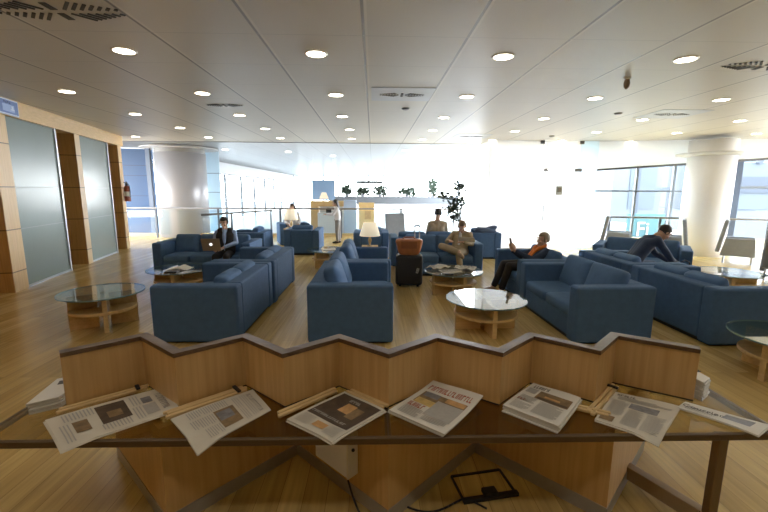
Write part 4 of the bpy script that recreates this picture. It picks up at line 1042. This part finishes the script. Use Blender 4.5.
bm = BM(); pillow(bm, (0, 0, 0.15), (0.47, 0.20, 0.31), 0.35, 0.35, seg=28); 
for v in bm.verts: v.co.x *= 1+0.18*(v.co.z-0.15)/0.15
finish(bm, 'bag_body', BROWNLEATHER, t, smooth=True)
bm = BM(); box(bm, (0, -0.102, 0.20), (0.30, 0.012, 0.14)); finish(bm, 'flap', mat('leather_dark', (0.28, 0.09, 0.025), .5, var=.2), t, bevel=.01)
bm = BM(); tube(bm, [(-0.15, 0, 0.28), (-0.08, -0.01, 0.335), (0.08, -0.01, 0.335), (0.15, 0, 0.28)], 0.012); finish(bm, 'handle', BROWNLEATHER, t, smooth=True)

# ------------------------------------------------------------------ plant
t = thing('potted_ficus', 'tall leafy potted fig behind the reader in khaki', 'plant', (2.45, 12.25, 0))
bm = BM(); lathe(bm, [(0.16, 0), (0.22, 0.36), (0.235, 0.40), (0.20, 0.40)], 24); finish(bm, 'pot', TERRA, t)
bm = BM(); limb(bm, [V(0, 0, .38), V(.03, 0, .9), V(-.02, 0, 1.3), V(.05, 0, 1.75), V(.12, 0, 2.0)], [.025, .02, .018, .012, .006], 8)
limb(bm, [V(-.02, 0, 1.25), V(-.2, .02, 1.6)], [.012, .005], 8); limb(bm, [V(0, 0, 1.2), V(.18, -.05, 1.5)], [.012, .005], 8); finish(bm, 'stem', BARK, t)
bm = BM()
for (cx, cy, cz, rx, rz_, n) in ((.16, 0, 1.98, .15, .20, 110), (-.26, 0, 1.72, .26, .14, 100), (.10, 0, 1.52, .26, .20, 190), (-.06, 0, 1.30, .22, .16, 130), (.02, 0, 1.05, .18, .16, 100)):
    for k in range(n):
        p = V(random.gauss(cx, rx*.5), random.gauss(cy, rx*.5), random.gauss(cz, rz_*.5))
        ln = random.uniform(.10, .17); d = V(random.uniform(-1, 1), random.uniform(-1, 1), random.uniform(-.9, .3)).normalized(); s = d.cross(V(0, 0, 1)).normalized()*ln*.36
        vs = [bm.verts.new(p), bm.verts.new(p+d*ln*.45+s), bm.verts.new(p+d*ln), bm.verts.new(p+d*ln*.45-s)]; bm.faces.new(vs)
finish(bm, 'foliage', LEAF, t)

# ------------------------------------------------------------------ grey lounge chairs by the windows
lc = None
def lounge_chair(loc, rz, label, dark=False):
    m = DARKGREYF if dark else GREYF
    t = thing('swivel_chair', label, 'chair', loc, rz, 'grey swivel chairs near the windows')
    bm = BM(); box(bm, (0, -0.36, 0.70), (0.66, 0.10, 0.86), (R(-9), 0, 0)); finish(bm, 'backrest', m, t, bevel=.03)
    bm = BM(); box(bm, (0, 0.02, 0.37), (0.56, 0.62, 0.14)); finish(bm, 'seat', m, t, bevel=.03)
    for s in (-1, 1):
        bm = BM(); prism(bm, [(-0.36, 0), (0.34, 0), (0.30, 0.46), (-0.28, 0.46)], -0.04, 0.04)
        o = finish(bm, 'arm', m, t, bevel=.015); o.rotation_euler = (R(90), 0, R(90)); o.location = (s*0.32, 0, 0.20)
        for q in (-1, 1):
            bm = BM(); cyl(bm, (s*0.28, q*0.28, 0.0), (s*0.28, q*0.28, 0.22), 0.02); finish(bm, 'leg', STEEL, t)
    return t
lounge_chair((7.35, 11.75, 0), E_-R(33), 'grey high backed chair at the left of the windows, behind the sofa')
lounge_chair((8.15, 10.75, 0), W_-R(38), 'grey high backed chair in front of the white column, facing left')
lounge_chair((9.65, 10.2, 0), E_-R(43), 'grey high backed chair right of the dark window post')
lounge_chair((8.72, 8.05, 0), E_+R(35), 'darker grey chair cut by the right edge of the picture', True)
lounge_chair((0.55, 12.9, 0), N_+R(25), 'grey high backed chair beyond the suitcase, near the far railing')

# ------------------------------------------------------------------ wall fittings
ex = W(5.19, 0.10)
t = thing('fire_extinguisher', 'dark red fire extinguisher hung on the farthest pillar', 'fire extinguisher', (ex[0], ex[1], 1.45))
bm = BM(); lathe(bm, [(0.075, 0), (0.085, 0.03), (0.085, 0.40), (0.06, 0.46), (0.03, 0.48)], 24); finish(bm, 'cylinder', RED, t, smooth=True)
bm = BM(); lathe(bm, [(0.03, 0.47), (0.035, 0.55), (0.02, 0.60)], 16); box(bm, (0.0, -0.05, 0.57), (0.03, 0.14, 0.03)); finish(bm, 'valve', BLACKP, t)
bm = BM(); tube(bm, [(0.03, 0, .54), (.09, -.02, .48), (.10, -.02, .30), (.095, -.02, .12)], .012); finish(bm, 'hose', BLACKP, t, smooth=True)
bm = BM(); lathe(bm, [(0.0865, 0.16), (0.0865, 0.30)], 24); finish(bm, 'printed_band', PAPERW, t)

t = thing('wall_sign', 'blue sign with a pale border on the wood beam at the left edge', 'sign', (*W(-0.12, 0.06), 3.13), WA*-1+R(90))
# local: x along wall away from the viewer, z up, -y into the room
bm = BM(); box(bm, (0, 0, 0.11), (0.80, 0.03, 0.27)); finish(bm, 'border', SIGNL, t, bevel=.01)
bm = BM(); box(bm, (0, -0.017, 0.11), (0.74, 0.008, 0.22)); finish(bm, 'face', SIGNB, t)
bm = BM(); box(bm, (0.10, -0.022, 0.09), (0.32, 0.004, 0.12)); f = finish(bm, 'pictogram', mat('sign_mid', (0.30, 0.43, 0.72), .5, var=.1), t)
bm = BM(); box(bm, (0.20, -0.025, 0.10), (0.05, 0.004, 0.07)); box(bm, (0.20, -0.025, 0.07), (0.11, 0.004, 0.02)); finish(bm, 'arrow', SIGNL, t)
bm = BM()
for q in range(4): box(bm, (0.0+0.05*q, -0.023, 0.19-0.012*(q % 2)), (0.025, 0.004, 0.03))
finish(bm, 'mark', mat('sign_dark', (0.03, 0.06, 0.16), .5, var=.1), t)

# ------------------------------------------------------------------ far bar
t = thing('bar_counter', 'far self service bar with a light wood frame and orange panel', 'bar', (-1.7, 16.9, 0))
bm = BM(); box(bm, (0, 0, 1.27), (1.75, 0.5, 0.22)); finish(bm, 'top_beam', BEAM, t)
bm = BM(); box(bm, (-0.72, 0, 0.58), (0.30, 0.5, 1.16)); finish(bm, 'side_post', BEAM, t)
bm = BM(); box(bm, (0.1, 0.2, 0.6), (1.3, 0.05, 1.1)); finish(bm, 'back_panel', WHITEW, t)
bm = BM(); box(bm, (0.05, -0.1, 0.45), (1.25, 0.5, 0.9)); finish(bm, 'worktop', WHITEW, t)
t = finish(box(BM(), (-1.82, 16.6, 0.99), (0.22, 0.16, 0.17)), 'coffee_machine', BLACKP, bevel=.02); tag(t, 'small black machine on the far bar counter', 'machine')
finish(box(BM(), (-1.82, 16.5, 1.09), (0.12, 0.1, 0.05)), 'lid', BLACKP, t)
t = finish(box(BM(), (-0.93, 16.4, 0.72), (0.50, 0.3, 1.42)), 'pillar', mat('pale_blue_paint', (0.45, 0.58, 0.78), .5, var=.05), bevel=.01); tag(t, 'pale blue pillar behind the standing woman', 'pillar', kind='structure')
t = finish(box(BM(), (-0.27, 16.8, 0.66), (0.64, 0.08, 1.32)), 'display_panel', ORANGEW, bevel=.005); tag(t, 'orange display panel right of the pale blue pillar', 'panel')
finish(box(BM(), (-0.22, 16.755, 0.80), (0.26, 0.01, 0.34)), 'picture', mat('panel_pic', (0.62, 0.36, 0.14), .6, var=.3), t)
t = thing('hanging_sign', 'square blue sign with a cream lamp picture over the far bar', 'sign', (-2.12, 17.4, 1.38))
finish(box(BM(), (0, 0, 0.44), (0.98, 0.05, 0.86)), 'board', BLUEPOSTER, t, bevel=.005)
bm = BM(); prism(bm, [(-0.20, 0), (0.20, 0), (0.09, 0.26), (-0.09, 0.26)], 0, 0.01); o = finish(bm, 'lamp_picture', SHADE, t); o.rotation_euler = (R(90), 0, 0); o.location = (0.02, -0.026, 0.08)
for s in (-1, 1):
    finish(cyl(BM(), (s*.4, 0, 0.86), (s*.4, 0, 1.9), .006), 'hanger', STEEL, t)
# far ledge with things on it
t = finish(box(BM(), (1.2, 24.0, 1.25), (7.6, 0.5, 0.42)), 'parapet', mat('ledge_grey', (0.12, 0.13, 0.14), .6, var=.05)); tag(t, 'pale grey ledge across the far hall', 'ledge', kind='structure')
finish(box(BM(), (1.2, 23.95, 0.95), (7.6, 0.3, 0.2)), 'lower_band', WHITEW, t)
for k, (x, w_, h_, lb) in enumerate(((-1.55, .35, .55, 'leftmost small dark plant on the far ledge'), (-0.62, .55, .42, 'bushy dark plant on the far ledge left of centre'), (0.40, .65, .52, 'wide dark plant on the far ledge near the middle'), (2.0, .75, .42, 'dark plant on the far ledge right of centre'), (3.55, .28, .95, 'tall narrow dark plant on the far ledge'))):
    t = thing('potted_plant', lb, 'plant', (x, 23.95, 1.46), 0, 'dark plants on the far ledge')
    finish(lathe(BM(), [(.10, 0), (.13, .12), (.10, .12)], 14), 'pot', TERRA, t)
    bm = BM()
    for q in range(110):
        p = V(random.uniform(-w_/2, w_/2), random.uniform(-.15, .15), random.uniform(.08, h_)); d = V(random.uniform(-1, 1), random.uniform(-1, 1), random.uniform(-.5, 1)).normalized(); s = d.cross(V(0.1, 1, 0)).normalized()*.06
        bm.faces.new([bm.verts.new(p), bm.verts.new(p+d*.12+s), bm.verts.new(p+d*.25), bm.verts.new(p+d*.12-s)])
    finish(bm, 'foliage', LEAF, t)
t = finish(box(BM(), (-0.2, 23.6, 2.28), (1.5, 0.06, 0.16)), 'far_sign', mat('grey_sign', (0.03, 0.034, 0.035), .6, var=.2)); tag(t, 'narrow grey hanging sign over the plants on the far ledge', 'sign')

# ------------------------------------------------------------------ outside
bm = BM(); prism(bm, [(-60, -40), (120, -40), (120, 160), (-60, 160)], -3.2, -3.0); struct('ground', bm, CONCRETE, 'pale airport apron outside the windows', 'ground')
t = thing('jet_bridge', 'pale blue boarding bridge outside the right windows', 'jet bridge', (27.5, 26, -3), R(-12))
finish(box(BM(), (0, 0, 5.2), (14, 3, 3)), 'tunnel', FACADE, t, bevel=.05)
finish(box(BM(), (0, -1.55, 5.3), (13, .08, 1.0)), 'window_band', FACADED, t)
for x in (-5, 0, 5): finish(box(BM(), (x, 0, 1.85), (.5, .5, 3.7)), 'support', FACADED, t)
for x in (-6, -3, 0, 3, 6): finish(box(BM(), (x, -1.6, 8.2), (.25, .25, 3.2)), 'mast', FACADED, t)
finish(box(BM(), (0, -1.6, 9.6), (14, .25, .3)), 'beam', FACADED, t)
t = thing('terminal_building', 'pale glazed terminal block far outside on the right', 'building', (46, 44, -3), R(-8))
finish(box(BM(), (0, 0, 7), (40, 8, 14)), 'wall', mat('far_facade', (0.075, 0.085, 0.095), .6, var=.08, vscale=.3), t)
for k in range(8): finish(box(BM(), (-17+5*k, -4.05, 6.5), (2.6, .1, 7)), 'window', FACADE, t)
t = thing('tower_frame', 'blue grey steel stair tower outside the windows by the white column', 'tower', (19.0, 27, -3), 0)
for x in (-1.2, 1.2): finish(box(BM(), (x, 0, 4.5), (.3, .3, 9)), 'post', FACADED, t)
for z in (3, 5, 7, 8.8): finish(box(BM(), (0, 0, z), (2.6, .25, .25)), 'beam', FACADE, t)
t = thing('outdoor_sign', 'cyan sign with white letters outside the right windows', 'sign', (10.75, 16.3, 0.0), 0)
finish(box(BM(), (0.55, 0, 0.45), (1.55, 0.08, 0.98)), 'board', CYAN, t)
for x in (-0.1, 1.2): finish(box(BM(), (x, 0.1, -1.5), (.1, .1, 3.0)), 'post', MULLIONL, t)
fc = bpy.data.curves.new('lettering', 'FONT'); fc.body = 'Fi'; fc.size = 0.85; fc.extrude = 0.01
fo = bpy.data.objects.new('lettering', fc); C.objects.link(fo)
dg = bpy.context.evaluated_depsgraph_get(); me = bpy.data.meshes.new_from_object(fo.evaluated_get(dg)); bpy.data.objects.remove(fo)
mo = bpy.data.objects.new('lettering', me); C.objects.link(mo); me.materials.clear(); me.materials.append(mat('letter_white', (.5, .5, .5), .6, emit=.0, var=.01)); mo.parent = t
mo.rotation_euler = (R(90), 0, 0); mo.location = (0.12, -0.06, 0.02)

# ------------------------------------------------------------------ light
w = bpy.data.worlds.new('world'); bpy.context.scene.world = w; w.use_nodes = True
nt = w.node_tree; bg = nt.nodes['Background']
tc = nt.nodes.new('ShaderNodeTexCoord'); sp = nt.nodes.new('ShaderNodeSeparateXYZ'); nt.links.new(tc.outputs['Generated'], sp.inputs[0])
rp = nt.nodes.new('ShaderNodeValToRGB'); rp.color_ramp.elements[0].position = 0.0; rp.color_ramp.elements[0].color = (0.97, 0.98, 1, 1)
rp.color_ramp.elements[1].position = 0.6; rp.color_ramp.elements[1].color = (0.74, 0.86, 1, 1)
nt.links.new(sp.outputs['Z'], rp.inputs['Fac']); nt.links.new(rp.outputs['Color'], bg.inputs['Color'])
bg.inputs['Strength'].default_value = 17.0

def area(name, loc, rot, sx, sy, power, col):
    l = bpy.data.lights.new(name, 'AREA'); l.shape = 'RECTANGLE'; l.size = sx; l.size_y = sy; l.energy = power; l.color = col
    o = bpy.data.objects.new(name, l); C.objects.link(o); o.location = loc; o.rotation_euler = rot; return o
# added fill lights, out of view overhead, in place of more downlight rows
area('fill_row', (1.0, 2.6, 3.37), (0, 0, 0), 12, 0.3, 24, (1.0, 0.90, 0.76))
area('fill_row', (1.0, 0.4, 3.37), (0, 0, 0), 12, 0.3, 24, (1.0, 0.90, 0.76))
sc = bpy.context.scene
sc.view_settings.view_transform = 'Standard'
sc.view_settings.exposure = 0.42
sc.view_settings.gamma = 1.13
sc.cycles.max_bounces = 10; sc.cycles.diffuse_bounces = 5; sc.cycles.glossy_bounces = 4; sc.cycles.transparent_max_bounces = 12
sc.cycles.use_denoising = True
sc.cycles.sample_clamp_indirect = 6.0
